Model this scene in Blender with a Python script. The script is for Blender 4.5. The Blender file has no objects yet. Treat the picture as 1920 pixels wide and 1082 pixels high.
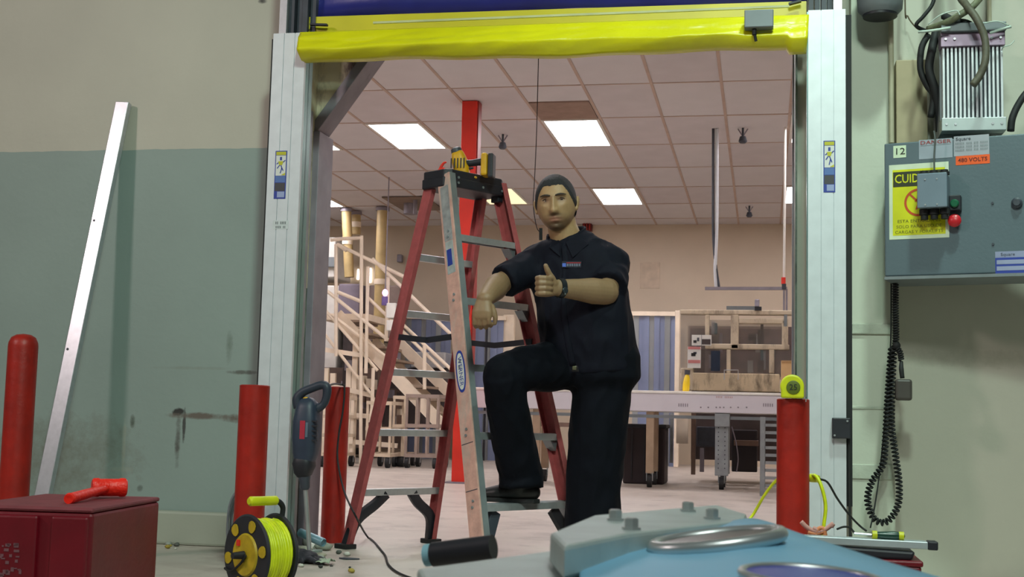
import bpy, bmesh, math, random
import numpy as np
from mathutils import Vector, Matrix, noise
random.seed(7)
C = bpy.context.scene.collection
SC = bpy.context.scene

# ------------------------------------------------------------------ camera
F_PX, CAM_H = 2420.0, 0.60
def cam_axes(yaw=0.19375, pit=0.10176, roll=0.02451):
    cy, sy = math.cos(yaw), math.sin(yaw)
    f = Vector((-sy*math.cos(pit), cy*math.cos(pit), math.sin(pit)))
    r = Vector((cy, sy, 0)); u = r.cross(f)
    c, s = math.cos(roll), math.sin(roll)
    return f, c*r + s*u, -s*r + c*u
CF, CR, CU = cam_axes()
cam_data = bpy.data.cameras.new('camera'); cam = bpy.data.objects.new('camera', cam_data); C.objects.link(cam)
cam_data.sensor_width = 36.0; cam_data.lens = 36.0*F_PX/1920.0
M = Matrix((CR, CU, -CF)).transposed().to_4x4(); M.translation = (0, 0, CAM_H)
cam.matrix_world = M
cam_data.clip_start = 0.02; cam_data.clip_end = 100
cam_data.dof.use_dof = True; cam_data.dof.focus_distance = 5.8; cam_data.dof.aperture_fstop = 22
SC.camera = cam
SC.view_settings.view_transform = 'Standard'; SC.view_settings.look = 'None'
SC.view_settings.gamma = 1; SC.view_settings.use_curve_mapping = False
SC.view_settings.exposure = 0.0

# ------------------------------------------------------------------ world and lamps
w = bpy.data.worlds.new('world'); SC.world = w; w.use_nodes = True
w.node_tree.nodes['Background'].inputs[0].default_value = (0.75, 0.9, 0.82, 1)
w.node_tree.nodes['Background'].inputs[1].default_value = 0.085
def area(name, loc, target, size, power, col, size_y=None, spread=180):
    l = bpy.data.lights.new(name, 'AREA'); l.spread = math.radians(spread); l.energy = power; l.color = col; l.size = size
    if size_y: l.shape = 'RECTANGLE'; l.size_y = size_y
    o = bpy.data.objects.new(name, l); C.objects.link(o); o.location = loc
    o.rotation_euler = (Vector(target)-Vector(loc)).to_track_quat('-Z', 'Y').to_euler()
    return o
area('high_bay_or_fill_lamp', (1.0, 3.2, 5.9), (0.85, 5.0, 0.9), 0.32, 24, (0.72, 1.0, 0.86), spread=62)
area('high_bay_or_fill_lamp', (0.15, 0.7, 4.3), (-1.5, 5.4, 0.7), 0.36, 38, (0.72, 1.0, 0.84), spread=100)
area('high_bay_or_fill_lamp', (-5.85, 0.3, 4.0), (-1.8, 5.4, 0.5), 0.55, 58, (1.0, 0.82, 0.80), spread=130)
area('high_bay_or_fill_lamp', (0.9, -1.0, 4.6), (-0.2, 3.0, 0.2), 0.8, 85, (0.92, 1.0, 0.94))  # unseen fill light, added to brighten the blue hood and right wall

# ------------------------------------------------------------------ helpers
def S(r, g, b):
    f = lambda c: (c/255/12.92) if c/255 <= 0.04045 else ((c/255+0.055)/1.055)**2.4
    return (f(r), f(g), f(b), 1)
def ray(x, y): return CF + CR*((x-960)/F_PX) - CU*((y-541)/F_PX)
def P(x, y, Y):                      # point on the vertical plane at depth Y
    d = ray(x, y); return Vector((0, 0, CAM_H)) + d*(Y/d.y)
def G(x, y, z=0.0):                  # point on the horizontal plane at height z
    d = ray(x, y); return Vector((0, 0, CAM_H)) + d*((z-CAM_H)/d.z)
def mat(name, col, rough=0.5, metal=0.0, var=0.08, scale=8.0, bump=0.0, bscale=60.0, emit=None, estr=0.0, alpha=None, trans=0.0, spec=0.5, dirt=None, dscale=4.0, damt=0.5, coat=0.0):
    m = bpy.data.materials.new(name); m.use_nodes = True
    nt = m.node_tree; N = nt.nodes; L = nt.links; b = N['Principled BSDF']
    tc = N.new('ShaderNodeTexCoord'); n = N.new('ShaderNodeTexNoise'); n.inputs['Scale'].default_value = scale; n.inputs['Detail'].default_value = 5
    L.new(tc.outputs['Object'], n.inputs['Vector'])
    r = N.new('ShaderNodeValToRGB'); c = col
    r.color_ramp.elements[0].position = 0.25; r.color_ramp.elements[1].position = 0.75
    r.color_ramp.elements[0].color = (c[0]*(1-var*2), c[1]*(1-var*2), c[2]*(1-var*2), 1)
    r.color_ramp.elements[1].color = (min(1, c[0]*(1+var*2)), min(1, c[1]*(1+var*2)), min(1, c[2]*(1+var*2)), 1)
    L.new(n.outputs['Fac'], r.inputs[0]); out = r.outputs[0]
    if dirt:
        n2 = N.new('ShaderNodeTexNoise'); n2.inputs['Scale'].default_value = dscale; n2.inputs['Detail'].default_value = 8; n2.inputs['Roughness'].default_value = 0.7
        mp = N.new('ShaderNodeMapping'); L.new(tc.outputs['Object'], mp.inputs[0]); mp.inputs['Scale'].default_value = (1, 1, 0.35); L.new(mp.outputs[0], n2.inputs['Vector'])
        r2 = N.new('ShaderNodeValToRGB'); r2.color_ramp.elements[0].position = 1-damt-0.08; r2.color_ramp.elements[1].position = min(1, 1-damt+0.12)
        L.new(n2.outputs['Fac'], r2.inputs[0]); mx = N.new('ShaderNodeMix'); mx.data_type = 'RGBA'
        L.new(r2.outputs[0], mx.inputs[0]); L.new(out, mx.inputs[6]); mx.inputs[7].default_value = dirt; out = mx.outputs[2]
    L.new(out, b.inputs['Base Color'])
    b.inputs['Roughness'].default_value = rough; b.inputs['Metallic'].default_value = metal
    b.inputs['Specular IOR Level'].default_value = spec
    if coat: b.inputs['Coat Weight'].default_value = coat
    if trans: b.inputs['Transmission Weight'].default_value = trans
    if alpha is not None: b.inputs['Alpha'].default_value = alpha
    if emit: b.inputs['Emission Color'].default_value = emit; b.inputs['Emission Strength'].default_value = estr
    if bump:
        n3 = N.new('ShaderNodeTexNoise'); n3.inputs['Scale'].default_value = bscale; n3.inputs['Detail'].default_value = 4; L.new(tc.outputs['Object'], n3.inputs['Vector'])
        bp = N.new('ShaderNodeBump'); bp.inputs['Strength'].default_value = bump; bp.inputs['Distance'].default_value = 0.01
        L.new(n3.outputs['Fac'], bp.inputs['Height']); L.new(bp.outputs[0], b.inputs['Normal'])
    return m
def obj(name, bm, m, parent=None, smooth=False, local=False, bevel=0.0, sub=0):
    """links bm (world coordinates unless local) as one mesh object under parent"""
    me = bpy.data.meshes.new(name)
    if isinstance(bm, bpy.types.Mesh): me = bm
    else:
        bmesh.ops.recalc_face_normals(bm, faces=bm.faces); bm.to_mesh(me); bm.free()
    if m: me.materials.append(m)
    o = bpy.data.objects.new(name, me); C.objects.link(o)
    if parent is not None:
        o.parent = parent
        if not local:
            off = Vector((0, 0, 0)); p = parent
            while p: off += Vector(p.location); p = p.parent
            me.transform(Matrix.Translation(-off))
    else:
        co = np.empty(len(me.vertices)*3); me.vertices.foreach_get('co', co); co = co.reshape(-1, 3)
        base = Vector(((co[:, 0].min()+co[:, 0].max())/2, (co[:, 1].min()+co[:, 1].max())/2, co[:, 2].min()))
        if not local: me.transform(Matrix.Translation(-base)); o.location = base
    if smooth:
        me.polygons.foreach_set('use_smooth', [True]*len(me.polygons))
        if smooth != 'all':
            try: me.set_sharp_from_angle(angle=math.radians(40))
            except Exception: pass
    if bevel:
        b = o.modifiers.new('bevel', 'BEVEL'); b.width = bevel; b.segments = 2; b.limit_method = 'ANGLE'; b.angle_limit = math.radians(40)
    if sub: s = o.modifiers.new('sub', 'SUBSURF'); s.levels = sub; s.render_levels = sub
    return o
def tag(o, label, cat=None, group=None, kind=None):
    if label: o['label'] = label
    if cat: o['category'] = cat
    if group: o['group'] = group
    if kind: o['kind'] = kind
    return o
def thing(name, loc, label, cat, group=None, rz=0):
    o = bpy.data.objects.new(name, None); C.objects.link(o); o.location = loc; o.rotation_euler = (0, 0, rz); o.empty_display_size = 0.05
    return tag(o, label, cat, group)
def struct(name, bm, m, label=None, cat=None, **k):
    o = obj(name, bm, m, **k); o['kind'] = 'structure'
    if label: o['label'] = label
    if cat: o['category'] = cat
    return o
def NB(): return bmesh.new()
def box(bm, lo, hi):
    x0, y0, z0 = lo; x1, y1, z1 = hi
    v = [bm.verts.new(p) for p in ((x0,y0,z0),(x1,y0,z0),(x1,y1,z0),(x0,y1,z0),(x0,y0,z1),(x1,y0,z1),(x1,y1,z1),(x0,y1,z1))]
    for f in ((0,3,2,1),(4,5,6,7),(0,1,5,4),(1,2,6,5),(2,3,7,6),(3,0,4,7)): bm.faces.new([v[i] for i in f])
    return v
def bx(lo, hi): b = NB(); box(b, lo, hi); return b
def obox(bm, c, ax, ay, az, s):      # oriented box: centre, three unit axes, full sizes
    c = Vector(c); ax, ay, az = Vector(ax), Vector(ay), Vector(az)
    v = []
    for k in (-.5, .5):
        for i, j in ((-.5,-.5),(.5,-.5),(.5,.5),(-.5,.5)): v.append(bm.verts.new(c+ax*(i*s[0])+ay*(j*s[1])+az*(k*s[2])))
    for f in ((0,3,2,1),(4,5,6,7),(0,1,5,4),(1,2,6,5),(2,3,7,6),(3,0,4,7)): bm.faces.new([v[i] for i in f])
def beam(bm, a, b, wd, th, side=None):    # rectangular bar a->b; wd measured along 'side'
    a, b = Vector(a), Vector(b); t = (b-a).normalized()
    s = Vector(side) if side is not None else (Vector((0,0,1)) if abs(t.z) < .9 else Vector((1,0,0)))
    s = (s - t*s.dot(t)).normalized(); n = t.cross(s)
    obox(bm, (a+b)/2, s, n, t, (wd, th, (b-a).length))
def frame(t, ref):
    s = (ref - t*ref.dot(t))
    if s.length < 1e-5: s = t.orthogonal()
    s.normalize(); return s, t.cross(s).normalized()
def loft(bm, secs, ref=(0, 0, 1), seg=16, cap='round', sq=2.0):
    """secs: list of (center, ra, rb[, ref]); ra along ref axis, rb across. One closed tube."""
    pts = [Vector(s[0]) for s in secs]; n = len(pts); rings = []
    S2 = []
    for i, s in enumerate(secs):
        t = (pts[min(i+1, n-1)] - pts[max(i-1, 0)]).normalized()
        rf = Vector(s[3]) if len(s) > 3 else Vector(ref)
        S2.append((pts[i], s[1], s[2], t, rf))
    if cap == 'round':
        a = S2[0]; z = S2[-1]
        pre = [(a[0]-a[3]*min(a[1], a[2])*math.sin(q), a[1]*math.cos(q), a[2]*math.cos(q), a[3], a[4]) for q in (1.35, 1.0, 0.5)]
        post = [(z[0]+z[3]*min(z[1], z[2])*math.sin(q), z[1]*math.cos(q), z[2]*math.cos(q), z[3], z[4]) for q in (0.5, 1.0, 1.35)]
        S2 = pre+S2+post
    for p, ra, rb, t, rf in S2:
        s, u = frame(t, rf); r = []
        for k in range(seg):
            q = 2*math.pi*k/seg; c, si = math.cos(q), math.sin(q)
            cc = math.copysign(abs(c)**(2/sq), c); ss = math.copysign(abs(si)**(2/sq), si)
            r.append(bm.verts.new(p + s*ra*cc + u*rb*ss))
        rings.append(r)
    for i in range(len(rings)-1):
        for k in range(seg): bm.faces.new((rings[i][k], rings[i][(k+1) % seg], rings[i+1][(k+1) % seg], rings[i+1][k]))
    if cap: bm.faces.new(rings[0][::-1]); bm.faces.new(rings[-1])
    return rings
def spl(pts, n=8):                    # Catmull-Rom through points
    p = [Vector(q) for q in pts]; p = [p[0]*2-p[1]]+p+[p[-1]*2-p[-2]]; out = []
    for i in range(1, len(p)-2):
        for k in range(n):
            t = k/n; a, b, c, d = p[i-1:i+3]
            out.append(0.5*((2*b)+(c-a)*t+(2*a-5*b+4*c-d)*t*t+(3*b-a-3*c+d)*t**3))
    out.append(p[-2]); return out
def tube(bm, pts, r, seg=8, n=0):
    if n:
        if isinstance(r, (list, tuple)): r = [r[i]+(r[i+1]-r[i])*k/n for i in range(len(r)-1) for k in range(n)]+[r[-1]]
        pts = spl(pts, n)
    pts = [Vector(p) for p in pts]; rings = []; s = None; N_ = len(pts)
    for i, p in enumerate(pts):
        t = (pts[min(i+1, N_-1)]-pts[max(i-1, 0)]).normalized()
        if s is None: s = t.orthogonal().normalized()
        s = (s - t*s.dot(t)).normalized(); u = t.cross(s); rr = r[i] if isinstance(r, (list, tuple)) else r
        rings.append([bm.verts.new(p+(s*math.cos(2*math.pi*k/seg)+u*math.sin(2*math.pi*k/seg))*rr) for k in range(seg)])
    for i in range(N_-1):
        for k in range(seg): bm.faces.new((rings[i][k], rings[i][(k+1) % seg], rings[i+1][(k+1) % seg], rings[i+1][k]))
    bm.faces.new(rings[0][::-1]); bm.faces.new(rings[-1])
def cyl(bm, a, b, r, r2=None, seg=20): tube(bm, [a, b], [r, r if r2 is None else r2], seg)
def lathe(bm, prof, o=(0,0,0), ax=(0,0,1), seg=28):     # prof: (radius, height)
    o = Vector(o); ax = Vector(ax).normalized(); s = ax.orthogonal().normalized(); u = ax.cross(s); rings = []
    for r, h in prof:
        rings.append([bm.verts.new(o+ax*h+(s*math.cos(2*math.pi*k/seg)+u*math.sin(2*math.pi*k/seg))*max(r, 1e-4)) for k in range(seg)])
    for i in range(len(rings)-1):
        for k in range(seg): bm.faces.new((rings[i][k], rings[i][(k+1) % seg], rings[i+1][(k+1) % seg], rings[i+1][k]))
    bm.faces.new(rings[0][::-1]); bm.faces.new(rings[-1])
def prism(bm, poly, ext):             # planar polygon extruded by vector
    ext = Vector(ext); a = [bm.verts.new(p) for p in poly]; b = [bm.verts.new(Vector(p)+ext) for p in poly]; n = len(a)
    bm.faces.new(a[::-1]); bm.faces.new(b)
    for i in range(n): bm.faces.new((a[i], a[(i+1) % n], b[(i+1) % n], b[i]))
def ell(bm, c, r, seg=16, rot=None):
    res = bmesh.ops.create_uvsphere(bm, u_segments=seg, v_segments=max(6, seg//2+2), radius=1.0)
    R_ = rot or Matrix.Identity(3)
    for v in res['verts']: v.co = Vector(c) + R_ @ Vector((v.co.x*r[0], v.co.y*r[1], v.co.z*r[2]))
def text(name, s, loc, h, m, parent, xdir=(1,0,0), ydir=(0,0,1), width=None, depth=0.0006, bold=0.0, cx=True):
    cu = bpy.data.curves.new(name, 'FONT'); cu.body = s; cu.size = 1.0; cu.extrude = 0.0; cu.offset = bold
    if cx: cu.align_x = 'CENTER'
    cu.align_y = 'CENTER'; cu.resolution_u = 2
    t = bpy.data.objects.new(name, cu); C.objects.link(t)
    me = bpy.data.meshes.new_from_object(t.evaluated_get(bpy.context.evaluated_depsgraph_get()))
    bpy.data.objects.remove(t); bpy.data.curves.remove(cu)
    xs = [v.co.x for v in me.vertices]; ys = [v.co.y for v in me.vertices]
    sx = h/0.7; sw = (width/(max(xs)-min(xs))) if width else sx
    X, Y_ = Vector(xdir).normalized(), Vector(ydir).normalized(); Z = X.cross(Y_)
    for v in me.vertices: v.co = Vector(loc)+X*v.co.x*sw+Y_*v.co.y*sx+Z*depth
    me.materials.clear(); return obj(name, me, m, parent)
def remesh(bm, voxel, smooth=6, fac=0.5):
    """union of closed lofts -> one continuous surface"""
    bmesh.ops.recalc_face_normals(bm, faces=bm.faces)
    me = bpy.data.meshes.new('tmp'); bm.to_mesh(me); bm.free()
    o = bpy.data.objects.new('tmp', me); C.objects.link(o)
    r = o.modifiers.new('r', 'REMESH'); r.mode = 'VOXEL'; r.voxel_size = voxel; r.adaptivity = 0
    if smooth: s = o.modifiers.new('s', 'SMOOTH'); s.iterations = smooth; s.factor = fac
    out = bpy.data.meshes.new_from_object(o.evaluated_get(bpy.context.evaluated_depsgraph_get()))
    bpy.data.objects.remove(o); out.materials.clear(); return out
def displace(me, fn):
    n = len(me.vertices); co = np.empty(n*3); me.vertices.foreach_get('co', co); co = co.reshape(-1, 3)
    no = np.empty(n*3); me.vertices.foreach_get('normal', no); no = no.reshape(-1, 3)
    d = fn(co, no); co += no*d[:, None]; me.vertices.foreach_set('co', co.ravel()); me.update()

# ------------------------------------------------------------------ materials
MT = dict(
 alu=mat('brushed_aluminium', S(190,192,196), .3, .6, .04, 40),
 alu_cover=mat('satin_aluminium_cover', S(206,210,215), .42, .2, .03, 20),
 galv=mat('galvanised_steel', S(150,156,160), .45, .5, .08, 12),
 steel_dk=mat('grey_steel_trim', S(142,136,146), .5, .2, .08, 10, dirt=S(80,76,76), damt=.3),
 red=mat('red_bollard_paint', S(156,24,8), .45, 0, .12, 14, .15, 40, dirt=S(96,16,8), dscale=9, damt=.36),
 redcol=mat('bright_red_column_paint', S(225,48,30), .5, 0, .06, 5),
 fibre=mat('red_fibreglass', S(172,82,84), .5, 0, .08, 30, .1, 90, dirt=S(150,120,115), dscale=14, damt=.34),
 fibre_pale=mat('worn_fibreglass', S(206,158,146), .55, 0, .1, 26, .1, 90, dirt=S(180,164,156), dscale=10, damt=.42),
 black=mat('black_plastic', S(34,34,42), .5, 0, .1, 20),
 blackrub=mat('black_rubber', S(26,26,28), .7, 0, .1, 20),
 dkgrey=mat('dark_grey_plastic', S(58,62,72), .5, 0, .1, 20),
 yellow=mat('yellow_plastic', S(214,160,20), .45, 0, .08, 20),
 lime=mat('lime_yellow_plastic', S(205,208,20), .42, 0, .06, 20),
 cream=mat('cream_painted_steel', S(238,222,200), .5, 0, .06, 6),
 white=mat('white_paint', S(225,222,215), .5, 0, .04, 10),
 grey=mat('grey_painted_steel', S(118,124,128), .5, .1, .06, 10),
 white_label=mat('white_label', S(215,215,210), .5, 0, .02),
 ink=mat('black_ink', S(25,25,25), .6, 0, 0),
)
# ------------------------------------------------------------------ the setting
YW, YW2 = 5.60, 5.86            # near and far face of the doorway wall
XL, XR = -2.10, 0.135           # opening between jambs
ZC, YF = 3.66, 19.8             # back room ceiling height, far wall
def wall_material(name, upper, lower=None, zline=1.74, stains=(), rust=0.0):
    m = bpy.data.materials.new(name); m.use_nodes = True; nt = m.node_tree; N = nt.nodes; L = nt.links; b = N['Principled BSDF']
    g = N.new('ShaderNodeNewGeometry'); sx = N.new('ShaderNodeSeparateXYZ'); L.new(g.outputs['Position'], sx.inputs[0])
    n = N.new('ShaderNodeTexNoise'); n.inputs['Scale'].default_value = 1.6; n.inputs['Detail'].default_value = 6; L.new(g.outputs['Position'], n.inputs['Vector'])
    def math_(op, a, b_=None):
        k = N.new('ShaderNodeMath'); k.operation = op
        for i, q in enumerate((a, b_)):
            if q is None: continue
            if isinstance(q, (int, float)): k.inputs[i].default_value = q
            else: L.new(q, k.inputs[i])
        return k.outputs[0]
    def mix(f, a, c):
        k = N.new('ShaderNodeMix'); k.data_type = 'RGBA'; L.new(f, k.inputs[0])
        for i, q in ((6, a), (7, c)):
            if isinstance(q, tuple): k.inputs[i].default_value = q
            else: L.new(q, k.inputs[i])
        return k.outputs[2]
    def shade(c, k): return (c[0]*k, c[1]*k, c[2]*k, 1)
    rp = N.new('ShaderNodeValToRGB'); rp.color_ramp.elements[0].position = .3; rp.color_ramp.elements[1].position = .7
    rp.color_ramp.elements[0].color = (0,0,0,1); rp.color_ramp.elements[1].color = (1,1,1,1); L.new(n.outputs['Fac'], rp.inputs[0])
    col = mix(rp.outputs[0], shade(upper, .93), shade(upper, 1.04))
    if lower:
        low = mix(rp.outputs[0], shade(lower, .92), shade(lower, 1.05))
        n5 = N.new('ShaderNodeTexNoise'); n5.inputs['Scale'].default_value = 9; L.new(g.outputs['Position'], n5.inputs['Vector'])
        z = math_('ADD', sx.outputs['Z'], math_('MULTIPLY', n5.outputs['Fac'], .012))
        f = math_('LESS_THAN', z, zline); col = mix(f, col, low)
    n2 = N.new('ShaderNodeTexNoise'); n2.inputs['Scale'].default_value = 14; n2.inputs['Detail'].default_value = 8; n2.inputs['Roughness'].default_value = .7; L.new(g.outputs['Position'], n2.inputs['Vector'])
    for (cx, cz, rx, rz, c, amt) in stains:
        dx = math_('DIVIDE', math_('SUBTRACT', sx.outputs['X'], cx), rx); dz = math_('DIVIDE', math_('SUBTRACT', sx.outputs['Z'], cz), rz)
        d = math_('ADD', math_('MULTIPLY', dx, dx), math_('MULTIPLY', dz, dz))
        d = math_('ADD', d, math_('MULTIPLY', math_('SUBTRACT', n2.outputs['Fac'], .5), 3.0))
        f = math_('MULTIPLY', math_('MAXIMUM', math_('SUBTRACT', 1.0, d), 0.0), amt)
        f2 = N.new('ShaderNodeClamp'); L.new(f, f2.inputs[0]); col = mix(f2.outputs[0], col, c)
    L.new(col, b.inputs['Base Color']); b.inputs['Roughness'].default_value = .55
    bp = N.new('ShaderNodeBump'); bp.inputs['Strength'].default_value = .25; bp.inputs['Distance'].default_value = .004
    n3 = N.new('ShaderNodeTexNoise'); n3.inputs['Scale'].default_value = 30; n3.inputs['Detail'].default_value = 6; L.new(g.outputs['Position'], n3.inputs['Vector'])
    L.new(n3.outputs['Fac'], bp.inputs['Height']); L.new(bp.outputs[0], b.inputs['Normal'])
    return m
def st(x, y, rx, ry, c, a):
    p = P(x, y, YW); return (p.x, p.z, rx*YW/F_PX, ry*YW/F_PX, c, a)
dk, br, gn, lt = S(48,50,48), S(104,96,88), S(70,92,78), S(165,172,160)
stains = [st(335,772,14,9,dk,1.6), st(333,830,7,55,S(90,92,88),.9), st(345,800,4,40,S(70,72,70),1.3), st(375,780,70,7,br,1.0), st(450,785,55,9,br,.9),
          st(232,840,5,70,lt,.9), st(455,698,34,5,S(95,100,94),1.2), st(430,650,8,40,S(96,110,98),.5), st(248,790,6,14,S(85,95,85),.9), st(225,880,30,8,lt,.6), st(262,915,8,8,S(80,84,78),.8), st(360,690,90,4,S(130,140,130),.5), st(120,860,190,95,S(112,112,100),.55), st(640,20,30,8,br,.3), st(492,2,10,6,dk,.8)]
M_WALL = wall_material('two_tone_painted_wall', S(188,184,170), S(142,158,152), P(250,279,YW).z, stains)
M_WALLR = wall_material('cream_painted_wall', S(200,196,182), None, 0, [(0.86, .9, .5, .04, S(150,150,130), .4)])
M_WALLB = wall_material('pale_back_room_wall', S(212,196,174))
# doorway wall
b = NB(); box(b, (-7.5, YW, 0), (XL, YW2, 5.4)); wl = struct('wall_left', b, M_WALL, 'two-tone wall, cream above and grey green below, left of the doorway', 'wall')
b = NB(); box(b, (XR, YW, 0), (4.2, YW2, 5.4)); struct('wall_right', b, M_WALLR, 'cream painted wall right of the doorway', 'wall')
b = NB(); box(b, (XL, YW, 2.62), (XR, YW2, 5.4)); struct('wall_front', b, M_WALLR, 'wall strip above the doorway', 'wall')
b = NB(); box(b, (-7.5, YW-.055, 0), (XL-.14, YW, P(320,958,YW-.05).z)); struct('baseboard_left', b, wall_material('curb_paint', S(160,164,150)), 'painted concrete curb along the foot of the left wall', 'baseboard', bevel=.012)
# floor
def floor_material():
    m = mat('stained_concrete', S(186,176,166), .42, 0, .06, 2.0, .12, 25, dirt=S(150,140,132), dscale=3, damt=.42)
    return m
MF = floor_material()
b = NB(); box(b, (-11, -2.5, -.1), (4.6, 20.2, 0)); struct('floor', b, MF, 'stained concrete floor running through the doorway', 'floor')
# saw-cut joints and worn bands in the floor
# ceiling of the back room: T-bar grid with lay-in tiles
M_TILE = mat('ceiling_tile', S(212,208,210), .8, 0, .02, 3, .1, 120)
M_TILE2 = mat('ceiling_tile_darker', S(206,200,202), .8, 0, .03, 3, .1, 120)
M_BAR = mat('ceiling_grid_bar', S(188,164,150), .6, 0, .05, 6)
b = NB(); box(b, (-11, YW2, ZC+.04), (4.6, 20.2, ZC+.14)); ceil = struct('ceiling', b, M_TILE, 'suspended ceiling of the back room', 'ceiling')
gx0 = G(1380, 380, ZC).x; tw = .625; ty = 1.29; gy0 = G(1300, 218, ZC).y
xs = [gx0 + tw*i for i in range(-16, 5)]; ys = [gy0 + ty*j for j in range(-5, 7)]
tme = None
lights_xy = []     # (x0,x1,y0,y1)
def cell(px, py):
    g = G(px, py, ZC); i = math.floor((g.x-gx0)/tw); j = math.floor((g.y-gy0)/ty); return i, j
LIGHTS = {}
for px, py in ((766,255), (1080,250), (1161,367), (1500,235), (1492,362), (925,368), (626,382), (580,250)):
    LIGHTS[cell(px, py)] = (px, py)
# more fixtures of the same pattern outside the frame
i0, j0 = cell(1080, 250)
for di, dj in ((0,-3), (-5,-3), (5,-3), (-10,-3), (-10,0), (0, -5), (-5,-5)): LIGHTS.setdefault((i0+di, j0+dj), None)
def tile_mesh(w_, d_):
    bm = NB(); box(bm, (.004, .004, 0), (w_-.004, d_-.004, .02)); me = bpy.data.meshes.new('ceiling_tile'); bmesh.ops.recalc_face_normals(bm, faces=bm.faces); bm.to_mesh(me); bm.free(); return me
tm = tile_mesh(tw, ty); tm.materials.append(M_TILE); tm2 = tile_mesh(tw, ty); tm2.materials.append(M_TILE2)
for i in range(-16, 4):
    for j in range(-5, 6):
        x, y = gx0+tw*i, gy0+ty*j
        if (i, j) in LIGHTS or y < YW2: continue
        o = bpy.data.objects.new('ceiling_tile', tm2 if random.random() < .2 else tm); C.objects.link(o); o.parent = ceil
        o.location = Vector((x, y, ZC+.003+random.random()*.003)) - Vector(ceil.location)
for x in xs:
    obj('grid_bar', bx((x-.014, YW2, ZC-.002), (x+.014, YF, ZC+.018)), M_BAR, ceil)
for y in ys:
    if y > YW2: obj('grid_bar', bx((xs[0], y-.010, ZC-.001), (xs[-1], y+.010, ZC+.017)), M_BAR, ceil)
M_DIFF = mat('glowing_diffuser', S(255,250,252), .5, 0, 0, emit=(1, .94, .97, 1), estr=18)
M_DIFF2 = mat('dim_glowing_diffuser', S(255,240,190), .5, 0, 0, emit=(1, .88, .55, 1), estr=.95)
LB = {(766,255): 'large glowing ceiling panel nearest the left, left of the red column', (1080,250): 'glowing ceiling panel above and right of the man', (1161,367): 'smaller glowing ceiling panel farther back behind the man',
      (1500,235): 'glowing ceiling panel cut by the right jamb, upper one', (1492,362): 'glowing ceiling panel cut by the right jamb, lower one', (925,368): 'dim yellowish ceiling panel beside the ladder top', (626,382): 'small far glowing ceiling panel beside the left jamb', (580,250): 'glowing ceiling panel hidden behind the left jamb'}
for (i, j), pp in LIGHTS.items():
    x, y = gx0+tw*i, gy0+ty*j
    if pp == (925,368): x += .42*tw; y -= .1
    if y < YW2: continue
    t = thing('ceiling_light', (x+tw/2, y+ty/2, ZC-.01), LB.get(pp, 'glowing ceiling panel nearer the doorway, above the part of the ceiling in the photo'), 'light', 'ceiling light panels in the back room')
    f = NB()
    for lo, hi in (((x+.015,y+.015,ZC-.012),(x+tw-.015,y+.045,ZC+.02)), ((x+.015,y+ty-.045,ZC-.012),(x+tw-.015,y+ty-.015,ZC+.02)), ((x+.015,y+.045,ZC-.012),(x+.045,y+ty-.045,ZC+.02)), ((x+tw-.045,y+.045,ZC-.012),(x+tw-.015,y+ty-.045,ZC+.02))): box(f, lo, hi)
    obj('light_frame', f, MT['white'], t)
    obj('diffuser', bx((x+.045, y+.045, ZC-.008), (x+tw-.045, y+ty-.045, ZC+.01)), M_DIFF2 if pp == (925,368) else M_DIFF, t)
# remaining shell of the back room
b = NB(); box(b, (-11, YF, 0), (4.6, YF+.15, ZC+.1)); wb = struct('wall_back', b, M_WALLB, 'beige far wall of the back room', 'wall')
b = NB(); box(b, (-11.1, YW2, 0), (-11, YF, ZC+.1)); struct('trim_1', b, M_WALLB, 'side wall of the back room on the left', 'wall')
b = NB(); box(b, (3.0, YW2, 0), (3.1, YF, ZC+.1)); struct('trim_2', b, M_WALLB, 'side wall of the back room on the right', 'wall')
# faint old panel outline on the far wall
pl = thing('wall_patch', P(1225,545,YF-.01), 'faint square patch outlined on the far wall right of the man', 'panel')
obj('patch_plate', bx((P(1200,545,YF).x, YF-.012, P(1200,541,YF).z), (P(1237,545,YF).x, YF, P(1200,492,YF).z)), mat('wall_patch_paint', S(206,188,166), .6), pl, bevel=.004)

# ------------------------------------------------------------------ jambs of the opening
M_DIRTY = mat('dirty_white_panel', S(214,204,176), .6, 0, .08, 6, .2, 40, dirt=S(70,52,44), dscale=9, damt=.42)
M_GREENJ = mat('mottled_green_jamb', S(128,146,130), .5, 0, .2, 9, .2, 30, dirt=S(54,58,56), dscale=8, damt=.5)
p1 = P(600, 268, YW2+.02); p2 = P(709, 118, YW2+.02)
j = thing('door_jamb', (XL, YW, 0), 'left jamb of the doorway with stained panel and grey steel edging', 'jamb'); j['kind'] = 'structure'
obj('jamb_panel', bx((XL-.005, YW-.03, p1.z*.62), (XL+.004, YW2+.02, 2.7)), M_DIRTY, j)
obj('jamb_panel', bx((XL-.005, YW-.03, .62), (XL+.0045, YW2+.02, p1.z*.62)), M_GREENJ, j)
obj('jamb_panel', bx((XL-.005, YW-.03, 0), (XL+.005, YW2+.02, .62)), mat('dark_brown_jamb', S(66,56,54), .6, 0, .15, 9, .2, 30, dirt=S(120,118,112), dscale=10, damt=.36), j)  # lowest jamb panel in a darker brown
slope = (p2.z-p1.z)/(p2.x-p1.x)
pt = Vector((p1.x+(2.75-p1.z)/slope, p1.y, 2.75))
b = NB(); prism(b, [Vector((XL, YW+.14, p1.z)), Vector((p1.x, YW+.14, p1.z)), Vector((pt.x, YW+.14, 2.75)), Vector((XL, YW+.14, 2.75))], (0, YW2-YW-.12, 0)); obj('corner_panel', b, M_DIRTY, j)
e = .022
b = NB(); beam(b, p1+Vector((0,-.08,0)), pt+Vector((0,-.08,0)), .045, .16, (1,0,-1/slope*0-.6)); obj('edge_channel', b, MT['steel_dk'], j, bevel=.003)
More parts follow.
